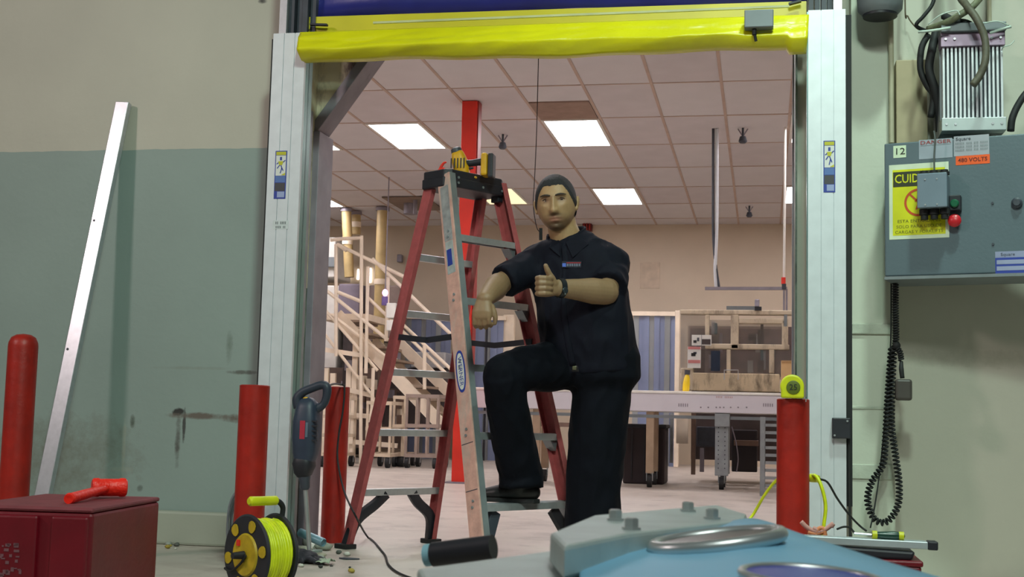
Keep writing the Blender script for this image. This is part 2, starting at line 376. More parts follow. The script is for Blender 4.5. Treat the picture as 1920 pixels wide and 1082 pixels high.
b = NB(); box(b, (XL-.002, YW+.11, 0), (XL+.035, YW2+.05, p1.z+.02)); obj('edge_channel', b, MT['steel_dk'], j, bevel=.003)
b = NB(); box(b, (XL+.0, YW+.02, 0), (XL+.018, YW+.06, p1.z+.1)); obj('edge_channel', b, MT['galv'], j, bevel=.002)
j2 = thing('door_jamb', (XR, YW, 0), 'right jamb of the doorway, mottled green and narrow', 'jamb'); j2['kind'] = 'structure'
obj('jamb_panel', bx((XR-.005, YW-.02, 0), (XR+.003, YW2+.03, 2.7)), M_GREENJ, j2)
obj('edge_channel', bx((XR-.012, YW2-.0, 0), (XR+.005, YW2+.05, 2.7)), MT['steel_dk'], j2)
obj('header_panel', bx((XL, YW2-.05, 2.62), (XR, YW2+.03, 2.8)), MT['steel_dk'], j2)

# ------------------------------------------------------------------ roll-up door: side columns, curtain
YC = 5.20
def column(x0, x1, ztop, label, side):
    t = thing('door_side_column', ((x0+x1)/2, YC+.1, 0), label, 'door column', 'aluminium side columns of the roll-up door')
    w_ = x1-x0
    b = NB()                                    # ribbed front cover
    n = 3; g = .003
    for k in range(n):
        box(b, (x0+w_*k/n+(g if k else 0), YC, .03), (x0+w_*(k+1)/n, YC+.02, ztop))
    box(b, (x0+.002, YC+.004, .03), (x1-.002, YC+.022, ztop-.002))
    obj('front_cover', b, MT['alu_cover'], t)
    b = NB()
    if side < 0: box(b, (x0, YC+.022, 0), (x0+.012, YC+.30, ztop)); box(b, (x0+.012, YC+.27, 0), (x1-.09, YC+.30, 3.2))
    else: box(b, (x1-.012, YC+.022, 0), (x1, YC+.30, ztop)); box(b, (x0+.05, YC+.27, 0), (x1-.012, YC+.30, 3.2))
    obj('side_cover', b, MT['alu_cover'], t)
    xs_ = x1-.004 if side < 0 else x0-.004
    b = NB(); s0 = -1 if side < 0 else 1; xa_ = xs_ if side > 0 else xs_-.006; box(b, (xa_, YC+.02, 0), (xa_+.006, YC+.075, ztop)); box(b, (xa_+s0*.016, YC+.10, 0), (xa_+s0*.016+.006, YC+.16, ztop)); box(b, (min(xa_, xa_+s0*.016), YC+.07, 0), (max(xa_, xa_+s0*.016)+.006, YC+.10, ztop)); obj('guide_track', b, mat('greenish_guide_edge', S(110,150,146), .3, .3), t)
    # exposed slotted profile above the cover
    b = NB(); q0, q1 = (x0+.045, x1+.02) if side < 0 else (x0, x1-.045)
    for k in range(4):
        xa = q0+(q1-q0)*k/4; box(b, (xa+.004, YC+.05+.02*(k % 2), ztop), (xa+(q1-q0)/4-.003, YC+.12, 3.2))
    obj('slotted_profile', b, MT['dkgrey'], t)
    b = NB()
    if side < 0: box(b, (x0+.012, YC+.03, ztop), (x0+.045, YC+.27, 3.2))
    else: box(b, (x1-.045, YC+.03, ztop), (x1-.012, YC+.27, 3.2))
    obj('edge_profile', b, MT['alu'], t)
    obj('seal_strip', bx((x0-.012, YC+.015, .1), (x0-.001, YC+.2, ztop-.02)) if side < 0 else bx((x1+.001, YC+.015, .3), (x1+.024, YC+.2, ztop-.02)), MT['blackrub'], t)
    return t
a0 = P(498, 400, YC).x; a1 = P(559, 400, YC).x
cL = column(a0, a1, P(540, 62, YC).z, 'left aluminium side column of the roll-up door', -1)
cR = column(P(1515, 400, YC).x, P(1586, 400, YC).x, P(1550, 18, YC).z, 'right aluminium side column of the roll-up door', 1)
# pinch warning stickers on the columns: small picture sign, coloured bands
M_SB, M_SY, M_SD, M_SW = mat('sticker_blue', S(40,60,150), .5), mat('sticker_yellow', S(190,185,30), .5), mat('sticker_dark', S(62,60,66), .5), MT['white_label']
def sticker(x0, x1, y0, y1, lab):
    t = thing('warning_sticker', P((x0+x1)/2, y1, YC), lab, 'sticker', 'tall warning stickers on the door columns')
    A, B = P((x0+x1)/2-11, (y0+y1)/2, YC), P((x0+x1)/2+11, (y0+y1)/2, YC); zt = P(x0, y0, YC).z; zb = P(x0, y1, YC).z; h = zt-zb
    xa, xb = A.x, B.x; y = YC-.0015
    obj('sticker_sheet', bx((xa, y, zb), (xb, YC, zt)), M_SB, t, bevel=.001)
    q = lambda u0, u1, v0, v1, m, d, nm: obj(nm, bx((xa+(xb-xa)*u0, y-d, zt-h*v1), (xa+(xb-xa)*u1, y, zt-h*v0)), m, t)
    q(.08,.92,.02,.09,M_SY,.0006,'yellow_band'); q(.08,.92,.10,.52,M_SW,.0006,'picture_field'); q(.08,.92,.53,.66,mat('sticker_mid_blue', S(80,110,170), .5),.0006,'text_band'); q(.06,.92,.67,.84,M_SD,.0006,'text_band'); q(.28,.9,.85,.97,mat('sticker_pale', S(150,160,200), .5),.0006,'pale_box')
    b = NB()
    def pp(u, v): return Vector((xa+(xb-xa)*u, y-.0012, zt-h*v))
    w_ = .004
    for s_, e_ in (((.5,.13),(.5,.2)), ((.42,.30),(.2,.37)), ((.5,.30),(.72,.42)), ((.6,.36),(.48,.47)), ((.15,.28),(.3,.25)), ((.7,.24),(.88,.2))): beam(b, pp(*s_), pp(*e_), w_ if s_[1] > .14 else .009, .0008, (1,0,.2))
    obj('falling_figure', b, M_SB, t)
    b = NB(); prism(b, [pp(.28,.22), pp(.72,.22), pp(.62,.30), pp(.36,.30)], (0,-.0006,0)); obj('yellow_mark', b, M_SY, t); b = NB(); prism(b, [pp(.55,.51), pp(.9,.46), pp(.9,.51)], (0,-.0006,0)); obj('yellow_mark', b, M_SY, t)
sticker(516, 536, 283, 373, 'tall warning sticker on the left door column')
sticker(1544, 1566, 264, 361, 'tall warning sticker on the right door column')
t = thing('serial_label', P(528, 428, YC), 'small pale label with two lines of tiny print on the left column', 'label')
zz = P(528, 421, YC).z; xx = P(528, 421, YC).x
obj('label_film', bx((xx-.04, YC-.001, zz-.02), (xx+.03, YC, zz+.018)), mat('clear_label_film', S(205,210,212), .3), t)
text('printed_line', 'II IIII', (xx-.004, YC-.0015, zz+.006), .012, M_SD, t, width=.045)
text('printed_line', 'IIII II', (xx-.004, YC-.0015, zz-.012), .01, M_SD, t, width=.042)
# black bracket box low on the right column
p = P(1577, 803, YC); t = thing('photo_eye_box', (p.x, YC, p.z-.04), 'small square black box screwed low on the right column', 'sensor box')
obj('box_body', bx((p.x-.035, YC-.03, p.z-.04), (p.x+.035, YC, p.z+.04)), MT['black'], t, bevel=.004)
for dx, dz in ((.022,.028), (-.026,-.028)):
    b = NB(); cyl(b, (p.x+dx, YC-.034, p.z+dz), (p.x+dx, YC-.03, p.z+dz), .004, seg=10); obj('screw', b, MT['alu'], t)
b = NB(); tube(b, [(p.x+.03, YC+.005, p.z-.03), (p.x+.032, YC+.0, .3), (p.x+.036, YC, .02)], .005, 6, 6)
tag(obj('black_cable', b, MT['blackrub'], smooth=True), 'thin black cable running down the edge of the right column', 'cable')

# yellow bottom section of the curtain
M_YEL = mat('yellow_vinyl', S(222,214,8), .32, 0, .06, 3, .3, 18, spec=.6)
M_YEL2 = mat('yellow_vinyl_flat', S(206,192,30), .4, 0, .06, 4)
M_BLU = mat('blue_vinyl', S(38,40,122), .35, 0, .2, 2.5, .25, 8)
ct = thing('door_curtain', ((XL+XR)/2, YC+.12, 2.2), 'rolled-up blue vinyl door curtain with yellow bottom section', 'door curtain')
NX, NZ = 160, 22
tl, tr = P(567, 60, YC-.03), P(1517, 27, YC-.03); bl, brr = P(571, 116, YC-.03), P(1512, 90, YC-.03)
b = NB(); fr = []; bk = []
for i in range(NX+1):
    u = i/NX; top = tl.lerp(tr, u); bot = bl.lerp(brr, u)
    bot.z += .005*math.sin(u*9)+.003*math.sin(u*31+1) - (.02 if u > .965 else 0)
    colf = []; colb = []
    for k in range(NZ+1):
        v = k/NZ; p = top.lerp(bot, v)
        vc = .66+.05*math.sin(u*7+1)
        bulge = .062*(v/vc)**.9 if v < vc else .062-.05*((v-vc)/(1-vc))**1.5
        nz = noise.noise(Vector((u*5+v*.8, v*1.3, 3)))*.016 + noise.noise(Vector((u*17+v*5, v*2, 9)))*.007
        dent = .006*math.exp(-((v-.35-.10*math.sin(u*9))/.08)**2)
        endx = (-.010 if u < .02 else 0)
        colf.append(b.verts.new((p.x+endx, p.y-bulge-nz*math.sin(math.pi*v)**.5*1.0+dent, p.z)))
        colb.append(b.verts.new((p.x+endx, p.y+.05, p.z+.006)))
    fr.append(colf); bk.append(colb)
for i in range(NX):
    for k in range(NZ):
        b.faces.new((fr[i][k], fr[i+1][k], fr[i+1][k+1], fr[i][k+1])); b.faces.new((bk[i][k+1], bk[i+1][k+1], bk[i+1][k], bk[i][k]))
    b.faces.new((fr[i][0], bk[i][0], bk[i+1][0], fr[i+1][0])); b.faces.new((fr[i][NZ], fr[i+1][NZ], bk[i+1][NZ], bk[i][NZ]))
for i in (0, NX):
    for k in range(NZ): b.faces.new((fr[i][k], fr[i][k+1], bk[i][k+1], bk[i][k]))
obj('bottom_section', b, M_YEL, ct, smooth='all')
# flat yellow band above and the blue curtain behind it
ya = YC+.075
A, B = P(574, 32, ya), P(1512, 2, ya); A2, B2 = P(574, 60, ya), P(1512, 30, ya)
b = NB(); prism(b, [A, B, B2, A2], (0, .01, 0)); obj('upper_band', b, M_YEL2, ct)
b = NB()
for x0_, y0_, x1_, y1_ in ((582, 46, 614, 47), (1479, 8, 1502, 2)):
    beam(b, P(x0_, y0_, ya-.03), P(x1_, y1_, ya-.03), .008, .02)
obj('hem_clip', b, MT['black'], ct)
b = NB(); fr = []
for i in range(81):
    u = i/80; row = []
    for k in range(13):
        v = k/12; p0 = P(572, 33, ya+.02).lerp(P(1513, 3, ya+.02), u)
        row.append(b.verts.new((p0.x, p0.y+.012*noise.noise(Vector((u*8+v*2, v*3, 0)))+.008*math.sin(u*20+v*5), p0.z + v*.85)))
    fr.append(row)
for i in range(80):
    for k in range(12): b.faces.new((fr[i][k], fr[i+1][k], fr[i+1][k+1], fr[i][k+1]))
o = obj('blue_section', b, M_BLU, ct, smooth='all'); s = o.modifiers.new('s', 'SOLIDIFY'); s.thickness = .004
b = NB(); beam(b, P(700, 43, YC-.04), P(1480, 12, YC-.04), .009, .01); obj('hem_edge', b, mat('pale_hem_tape', S(190,190,140), .5), ct)
# sensor box on the curtain
p = P(1423, 34, YC-.13); t = thing('sensor_box', (p.x, p.y+.03, p.z-.05), 'small grey junction box fixed on the right end of the yellow curtain', 'sensor box')
obj('box_body', bx((p.x-.057, p.y, p.z-.036), (p.x+.057, p.y+.05, p.z+.036)), MT['grey'], t, bevel=.004)
b = NB(); cyl(b, (p.x-.018, p.y+.025, p.z-.036), (p.x-.018, p.y+.025, p.z-.06), .009); cyl(b, (p.x-.016, p.y+.025, p.z-.06), (p.x-.011, p.y+.03, p.z-.085), .006); obj('cable_gland', b, MT['blackrub'], t)
# thin cord hanging in the doorway
b = NB(); q = [P(1010, 95, 5.95), P(1006, 250, 5.95), P(1002, 340, 5.95), P(1000, 385, 5.95), P(1006, 425, 5.95), P(1013, 436, 5.95)]
tube(b, q, .0022, 6, 6); hc = thing('safety_cord', q[0]-Vector((0,0,.1)), 'thin dark cord hanging in the doorway behind the head of the man', 'cord')
obj('cord', b, MT['black'], hc, smooth=True)
b = NB(); cyl(b, P(1014, 428, 5.95), P(1014, 450, 5.95), .008); obj('cord_weight', b, MT['blackrub'], hc)

# ------------------------------------------------------------------ bollards
def bollard(cx, cy, ztop, dome, label, r=.057):
    b = NB(); pr = [(r, 0), (r, ztop)] if not dome else [(r, 0), (r, ztop-.05), (r*.97, ztop-.035), (r*.82, ztop-.015), (r*.5, ztop-.004), (.002, ztop)]
    if not dome: pr = [(r, 0), (r, ztop-.003), (r-.004, ztop), (.002, ztop+.001)]
    lathe(b, pr, (cx, cy, 0), seg=36); o = obj('bollard', b, MT['red'], smooth=True); tag(o, label, 'bollard', 'red steel bollards around the doorway'); return o
def bol(px, ytop, Y, dome, label):
    p = P(px, ytop, Y); return bollard(p.x, Y, p.z, dome, label)
bol(45, 626, 4.63, True, 'round-topped red bollard at the far left edge, before the leaning bar')
bol(478, 722, 4.66, False, 'red bollard before the left door column, behind the cable reel')
bol(1487, 748, 4.70, False, 'red bollard before the right door column with a tape measure on top')
bol(634, 725, 5.98, False, 'red bollard inside the doorway beside the demolition hammer')
# ------------------------------------------------------------------ stepladder
TH = 0.965; LC = Vector((-1.352, 5.68, 0))
lad = thing('stepladder', LC, 'red fibreglass stepladder with aluminium steps standing open in the doorway', 'ladder', rz=TH)
HT = 1.68
def Fp(s, z): t = z/HT; return Vector((s*(.304+(.177-.304)*t), -(.499+(.06-.499)*t), z))
def Rp(s, z): t = z/HT; return Vector((s*(.262+(.165-.262)*t), .45+(.04-.45)*t, z))
def channel(fn, s, wd, fl, th, z0=0.0, z1=HT):
    """C rail: web on the outer side (x = s), flanges pointing inwards"""
    b = NB(); a, c = fn(s, z0), fn(s, z1); t = (c-a).normalized()
    side = Vector((0, 1, 0)); side = (side-t*side.dot(t)).normalized(); inn = Vector((-s, 0, 0)); inn = (inn-t*inn.dot(t)).normalized()
    m_ = (a+c)/2; L_ = (c-a).length
    obox(b, m_, side, inn, t, (wd, th, L_))
    for q in (-1, 1): obox(b, m_+side*q*(wd/2-th/2)+inn*(fl/2), side, inn, t, (th, fl, L_))
    return b
for s in (-1, 1):
    o = obj('front_rail', channel(Fp, s, .078, .028, .005), MT['fibre_pale'] if s < 0 else MT['fibre'], lad, local=True, bevel=.0015)
    if s < 0: o['label'] = 'worn pale pinkish front side rail'
    obj('rear_rail', channel(Rp, s, .056, .024, .005), MT['fibre'], lad, local=True, bevel=.0015)
# grey shell added over the front left rail, colouring its flange as green-lit
b = channel(Fp, -.975, .082, .03, .003); o = obj('green_lit_edge', b, MT['galv'], lad, local=True); o['label'] = 'grey green edge of the left rail, its green light put into the colour'
ZS = (.255, .545, .83, 1.12, 1.405)
for k, z in enumerate(ZS):
    L_, R_ = Fp(-1, z), Fp(1, z); x0, x1 = L_.x+.006, R_.x-.006; y = L_.y
    b = NB(); box(b, (x0, y-.04, z-.004), (x1, y+.038, z)); box(b, (x0, y-.04, z-.028), (x1, y-.036, z-.004)); box(b, (x0, y+.034, z-.022), (x1, y+.038, z-.004))
    for q in range(5): box(b, (x0+.01, y-.032+q*.016, z), (x1-.01, y-.028+q*.016, z+.0018))
    obj('step', b, MT['alu'], lad, local=True)
    for s in (-1, 1):                       # rivet plates and knee braces under each step
        b = NB(); X = s*(abs(L_.x)-.012)
        prism(b, [Vector((X, y-.03, z-.028)), Vector((X-s*.045, y-.03, z-.028)), Vector((X, y-.022, z-.075))], (0, .05, 0))
        obj('step_bracket', b, MT['galv'], lad, local=True)
        for zz in (-.012, .014):
            b = NB(); q = Fp(s, z+zz); cyl(b, (q.x+s*.003, y, z+zz), (q.x+s*.007, y, z+zz), .006, seg=8); obj('rivet', b, MT['galv'], lad, local=True)
for s in (-1, 1):                           # long black braces under the lowest step
    b = NB(); A = Fp(s, .225); beam(b, Vector((A.x-s*.115, A.y, .222)), Vector((Fp(s, .02).x-s*.01, Fp(s, .02).y, .02)), .05, .026, (1,0,0)); 
    obj('lower_brace', b, MT['dkgrey'] if s < 0 else MT['black'], lad, local=True, bevel=.003)
ZR = (.255, .53, .805, 1.07, 1.325)
for z in ZR:
    L_, R_ = Rp(-1, z), Rp(1, z)
    b = NB(); beam(b, L_+Vector((.006, 0, 0)), R_-Vector((.006, 0, 0)), .032, .022, (0,0,1)); obj('rear_crossbar', b, MT['alu'], lad, local=True, bevel=.003)
for s in (-1, 1):
    A = Rp(s, .245); Bq = Rp(s, .13); Cq = Rp(s, .0)
    pts = [Vector((A.x-s*.17, A.y, .247)), Vector((A.x-s*.12, (A.y+Bq.y)/2, .20)), Vector((Bq.x-s*.035, Bq.y, .13)), Vector((Cq.x-s*.012, Cq.y, .02))]
    b = NB(); loft(b, [(p, .024, .014) for p in spl(pts, 5)], ref=(1,0,0), seg=12, sq=6, cap=None if False else 'flat'); obj('rear_brace', b, MT['black'], lad, local=True, smooth=True)
for s in (-1, 1):
    for fn, dy in ((Fp, 1), (Rp, 1)):
        q = fn(s, .0); b = NB(); box(b, (q.x-.026-(.01 if s > 0 else 0), q.y-.044, 0), (q.x+.026+(.01 if s < 0 else 0), q.y+.044, .022)); obj('rubber_foot', b, MT['blackrub'], lad, local=True, bevel=.003)
    # folding spreader: two hinged links
    a, c = Fp(s*.93, .955), Rp(s*.93, .965); m_ = (a+c)/2+Vector((0, 0, -.018))
    b = NB(); beam(b, a, m_, .026, .006, (0,0,1)); beam(b, m_+Vector((s*.006,0,0)), c+Vector((s*.006,0,0)), .026, .006, (0,0,1)); obj('spreader', b, MT['black'], lad, local=True)
# moulded top cap
b = NB(); hx, hy = .182, .092
poly = [(-hx, -hy*.75), (-hx+.03, -hy), (hx-.03, -hy), (hx, -hy*.75), (hx, hy*.75), (hx-.03, hy), (-hx+.03, hy), (-hx, hy*.75)]
prism(b, [Vector((x, y, 1.665)) for x, y in poly], (0, 0, .042))
prism(b, [Vector((x*1.03, y*1.05, 1.627)) for x, y in poly], (0, 0, .045))
obj('top_cap', b, MT['black'], lad, local=True, bevel=.006)
for s in (-1, 1):
    b = NB(); box(b, (s*.160-.016, -.080, 1.60), (s*.160+.016, -.03, 1.64)); obj('cap_bracket', b, MT['galv'] if s < 0 else MT['black'], lad, local=True, bevel=.004)
for x in (-.16, -.12, 0.03, .15):
    for z in (1.648, 1.672):
        if z > 1.66 and x > 0: continue
        b = NB(); cyl(b, (x, -hy*1.06, z), (x, -hy*1.06-.004, z), .006, seg=8); obj('rivet', b, MT['galv'], lad, local=True)
# maker's oval and stickers on the outer face of the front left rail
def railpt(z, dy=0.0, out=.004):
    a = Fp(-1, 0); c = Fp(-1, HT); t = (c-a).normalized(); side = Vector((0,1,0)); side = (side-t*side.dot(t)).normalized(); inn = Vector((1,0,0)); inn = (inn-t*inn.dot(t)).normalized()
    return a+t*(z/t.z)+side*dy-inn*out, t, side, inn
def oval(z, ra, rb, m, name, out, parent):
    p, t, sd, inn = railpt(z, 0, out); b = NB(); v = []
    poly = [p+t*ra*math.cos(2*math.pi*k/28)*(1 if True else 1)+sd*rb*math.copysign(abs(math.sin(2*math.pi*k/28))**.8, math.sin(2*math.pi*k/28)) for k in range(28)]
    prism(b, poly, -inn*.0006); o = obj(name, b, m, parent, local=True); return o
zo = .80
ov = oval(zo, .092, .029, M_SB, 'maker_oval', .0028, lad); ov['label'] = 'blue and white oval badge reading WERNER'
oval(zo, .080, .021, MT['white_label'], 'oval_field', .0034, lad)
p, t_, sd, inn = railpt(zo, 0, .0042)
cu = text('badge_text', 'WERNER', p, .024, M_SB, None, xdir=-t_, ydir=-sd, width=.13, depth=0.0004)
cu.data.transform(Matrix.Translation(Vector(cu.location))); cu.location = (0,0,0); cu.parent = lad
def rail_patch(z, h, wd, m, nm, out=.0028, dy=0):
    p, t, sd, inn = railpt(z, dy, out); b = NB(); obox(b, p, sd, inn, t, (wd, .0008, h)); obj(nm, b, m, lad, local=True)
rail_patch(1.50, .26, .052, mat('faded_silver_label', S(150,150,152), .5, 0, .15, 30), 'instruction_label')
rail_patch(1.30, .15, .05, mat('faded_white_label', S(165,170,170), .5, 0, .12, 40), 'instruction_label')
rail_patch(1.30, .075, .030, M_SB, 'blue_panel', .0036, .004)
rail_patch(.50, .003, .07, MT['dkgrey'], 'scuff_line', .003); rail_patch(.31, .003, .07, MT['dkgrey'], 'scuff_line', .003)
# ------------------------------------------------------------------ cordless drill lying on the ladder cap
def LW(x, y, z): return LC + Matrix.Rotation(TH, 3, 'Z') @ Vector((x, y, z))
dr = thing('cordless_drill', LW(.05, 0, 1.707), 'yellow and black cordless drill lying on top of the ladder', 'drill')
zt = 1.709
A = Vector(P(860, 305, 5.60)); dY = A.y
def D(px, py, dy=0): return P(px, py, 5.62+dy)
b = NB(); loft(b, [(D(869, 333), .027, .030), (D(866, 318), .033, .036), (D(862, 303), .034, .036), (D(859, 292), .029, .031)], ref=(0,1,0), seg=20, sq=2.6); obj('motor_housing', b, MT['yellow'], dr, smooth='all')
b = NB(); lathe(b, [(.024, 0), (.026, .012), (.024, .03), (.014, .036)], D(858, 291), D(855, 280)-D(858, 291), 20); obj('chuck', b, MT['dkgrey'], dr, smooth=True)
b = NB()
for k in range(5):
    q = D(846+k*6, 306-k*.3, -.036); beam(b, q+Vector((0,0,-.022)), q+Vector((0,.002,.022)), .0045, .006)
obj('vent_slots', b, MT['black'], dr)
b = NB(); loft(b, [(D(872, 307), .017, .021), (D(884, 306), .015, .018), (D(897, 304), .016, .019), (D(908, 303), .02, .024)], ref=(0,0,1), seg=16, sq=2.4); obj('handle_grip', b, MT['black'], dr, smooth='all')
b = NB(); loft(b, [(D(880, 316), .006, .008), (D(886, 315), .005, .007)], ref=(0,0,1), seg=10); obj('trigger', b, MT['dkgrey'], dr, smooth='all')
b = NB(); q = D(910, 310); obox(b, q, (1,0,0), (0,1,0), (0,0,1), (.030, .075, .105)); obj('battery_foot', b, MT['yellow'], dr, bevel=.010)
b = NB(); q = D(922, 312); obox(b, q, (1,0,0), (0,1,0), (0,0,1), (.024, .07, .112)); obj('battery_pack', b, MT['black'], dr, bevel=.007)
b = NB(); loft(b, [(D(868, 331, -.0), .012, .014), (D(880, 331), .009, .011), (D(892, 333), .006, .008)], ref=(0,0,1), seg=12); obj('lower_guard', b, MT['yellow'], dr, smooth='all')
# red pliers lying on the left end of the cap
t = thing('red_pliers', P(828, 326, 5.62), 'small red handled pliers lying on the left end of the ladder top', 'pliers')
b = NB(); tube(b, [P(819, 325, 5.6), P(826, 318, 5.6), P(834, 316, 5.6)], [.007,.009,.006], 8, 4); obj('handle', b, MT['redcol'], t, smooth=True)
b = NB(); tube(b, [P(822, 324, 5.66), P(827, 313, 5.66), P(832, 306, 5.66), P(837, 304, 5.66)], [.006,.007,.006,.004], 8, 4); obj('handle', b, MT['redcol'], t, smooth=True)
b = NB(); tube(b, [P(832, 318, 5.63), P(842, 322, 5.63)], [.007,.003], 8); obj('jaws', b, MT['galv'], t, smooth=True)

# ------------------------------------------------------------------ the man
M_SKIN = bpy.data.materials.new('skin'); M_SKIN.use_nodes = True
nt = M_SKIN.node_tree; pb = nt.nodes['Principled BSDF']; at_ = nt.nodes.new('ShaderNodeVertexColor'); at_.layer_name = 'tint'
nn = nt.nodes.new('ShaderNodeTexNoise'); nn.inputs['Scale'].default_value = 60; nn.inputs['Detail'].default_value = 4
mx = nt.nodes.new('ShaderNodeMix'); mx.data_type = 'RGBA'; mx.blend_type = 'MULTIPLY'; mx.inputs[0].default_value = .25
nt.links.new(at_.outputs[0], mx.inputs[6]); nt.links.new(nn.outputs['Fac'], mx.inputs[7]); nt.links.new(mx.outputs[2], pb.inputs['Base Color'])
pb.inputs['Roughness'].default_value = .52; pb.inputs['Subsurface Weight'].default_value = .06; pb.inputs['Subsurface Scale'].default_value = .01
M_HAIR = mat('black_short_hair', S(30,28,34), .6, 0, .2, 80, .6, 300)
M_BROW = mat('dark_brown_brow', S(54,42,36), .7, 0, .1, 60)
M_SHIRT = mat('dark_navy_work_shirt', S(13,14,27), .8, 0, .08, 20, .15, 400, spec=.2)
M_TROUS = mat('dark_navy_trousers', S(9,11,20), .85, 0, .12, 14, .15, 400, spec=.15)
V = Vector
HC = P(1043, 383, 5.385)                     # head centre
yaw_h = math.radians(1); fw = V((math.sin(yaw_h), -math.cos(yaw_h), -.04)).normalized()
rt = V((-fw.y, fw.x, 0)).normalized()             # towards his left (image right)
rt = (rt + V((0,0,.10))).normalized(); up = rt.cross(fw)*-1
if up.z < 0: up = -up
HR = Matrix((rt, fw, up)).transposed()            # columns: x right, y forward, z up
HSC = 1.05
def head_pt(x, y, z): return HC + HR @ V((x, y, z))*HSC
def head_bm(bm):
    g = lambda x, s: math.exp(-(x/s)**2)
    res = bmesh.ops.create_uvsphere(bm, u_segments=128, v_segments=96, radius=1.0)
    for v in res['verts']:
        x, y, z = v.co
        rx, ry, rz = .080, .094, .116
        X, Y, Z = x*rx, y*ry, z*rz
        if z < 0:
            k = min(1, -z); X *= 1-.13*k**1.8; Y = Y*(1-.10*k) + .012*k
            if y < 0: Y *= 1-.25*k
        if z > .2: X *= 1+.04*math.sin((z-.2)*3)
        if y < 0: Y *= 1.02
        if y > 0.0:
            f = min(1, y*2.2); ax = abs(X); d = 0
            d -= .006*g(ax, .05)*g(Z-.0, .05)                                   # flatten face
            d += .005*g(Z-.030, .011)*g(ax-.026, .030)                          # brow
            d -= .010*g(ax-.031, .017)*g(Z-.008, .014)                          # eye sockets
            d += .0060*g(ax-.031, .013)*g(Z-.0125, .0045)+.0045*g(ax-.031, .012)*g(Z-.001, .004)                         # lids
            nz_ = max(0, min(1, (.018-Z)/.056)); 
            if -.046 < Z < .024: d += (.006+.020*nz_**1.1)*g(ax, .0085+.005*nz_)
            if Z <= -.046: d += .026*g(ax, .0135)*g(Z+.046, .0055)
            d += .009*g(ax-.014, .007)*g(Z+.036, .008)                          # nostril wings
            d += .005*g(ax-.046, .018)*g(Z+.014, .018)                          # cheek bones
            d += .0075*g(ax, .022)*g(Z+.064, .006)                              # upper lip
            d += .0085*g(ax, .019)*g(Z+.0765, .0055)                            # lower lip
            d -= .0045*g(ax, .024)*g(Z+.0702, .0022)                            # mouth line
            d -= .004*g(ax, .02)*g(Z+.087, .005)
            d += .010*g(ax, .022)*g(Z+.102, .012)                               # chin
            d += .004*g(ax-.045, .02)*g(Z+.062, .02)                            # full cheeks
            Y += d*f
        v.co = HC + HR @ V((X, Y, Z))*HSC
    return res
bm = NB(); head_bm(bm)
# ears
for s in (-1, 1):
    rot = HR @ Matrix.Rotation(s*math.radians(-22), 3, 'Z') @ Matrix.Rotation(s*math.radians(6), 3, 'Y')
    ell(bm, head_pt(s*.083, -.008, -.004), (.008, .019, .032), 20, rot); ell(bm, head_pt(s*.088, -.014, .004), (.006, .015, .026), 16, rot)
    ell(bm, head_pt(s*.082, .002, -.026), (.006, .010, .010), 12, rot)
# neck and trunk
NK = V((-.832, 5.44, 1.375))
loft(bm, [(NK+V((.012,.01,-.06)), .090, .075), (NK, .068, .066), (V((-.852, 5.425, 1.43)), .064, .064), (V((-.86, 5.41, 1.49)), .060, .06)], ref=(1,0,0), seg=28)
loft(bm, [(V((-.72, 5.47, .86)), .165, .115), (V((-.735, 5.46, 1.0)), .165, .125), (V((-.76, 5.46, 1.18)), .175, .115), (V((-.79, 5.455, 1.30)), .16, .09), (V((-.80, 5.45, 1.35)), .09, .065)], ref=(1,-.25,0), seg=28)
# limb joints
SHR, ELR, WRR = V((-.965, 5.47, 1.275)), P(935, 533, 5.31), P(910, 560, 5.09)
SHL, ELL, WRL = V((-.635, 5.44, 1.27)), P(1138, 548, 5.30), P(1048, 540, 5.13)
# knuckle row of the resting hand hangs below the wrist
loft(bm, [(SHR, .052, .052), (SHR.lerp(ELR, .5), .05, .048), (ELR, .044, .043)], seg=20)
loft(bm, [(ELR, .050, .050), (ELR.lerp(WRR, .3), .053, .052), (ELR.lerp(WRR, .7), .043, .042), (WRR, .031, .037)], ref=(0,0,1), seg=20)
loft(bm, [(SHL, .055, .055), (SHL.lerp(ELL, .5), .052, .05), (ELL, .046, .045)], seg=20)
loft(bm, [(ELL, .053, .050), (ELL.lerp(WRL, .3), .055, .050), (ELL.lerp(WRL, .6), .045, .041), (WRL, .036, .031)], ref=(0,0,1), seg=20)
# right hand (image left): wrist bent, back of the hand to the camera, fingers curled down and under
hd = V((-.02, -.10, -.99)).normalized(); hx = V((1, -.1, 0)).normalized(); hn = hx.cross(hd).normalized()   # hn towards the camera?
if hn.y > 0: hn = -hn
w0 = WRR+V((-.004, -.005, -.004)); kn = w0+hd*.074+hn*.012
loft(bm, [(w0+V((0,.01,.01)), .029, .024), (w0+hd*.028+hn*.006, .037, .021), (w0+hd*.055+hn*.012, .043, .019), (kn, .042, .015)], ref=hx, seg=20, sq=2.4)
for i, (o_, L_) in enumerate(((-.031, .9), (-.011, 1.0), (.010, .98), (.030, .82))):
    a = kn+hx*o_-hn*.001; r = .0098-.0006*(i == 3)
    p1_ = a+hd*.028*L_-hn*.006+hx*o_*.04; p2_ = p1_+hd*.012*L_-hn*.024*L_; p3_ = p2_-hn*.016*L_-hd*.012
    loft(bm, [(a-hd*.02, r, r), (a, r*1.15, r*1.12), (a+hd*.014, r*.95, r*.95), (p1_, r*1.05, r*1.05), (p2_, r*.92, r*.92), (p3_, r*.82, r*.82)], ref=hx, seg=14)
tb = w0+hd*.03+hx*.034-hn*.004
loft(bm, [(tb, .013, .013), (tb+hx*.012+hd*.024, .0115, .0115), (tb+hx*.017+hd*.046-hn*.003, .0105, .0105), (tb+hx*.015+hd*.066-hn*.008, .0085, .0085)], ref=hx, seg=14)
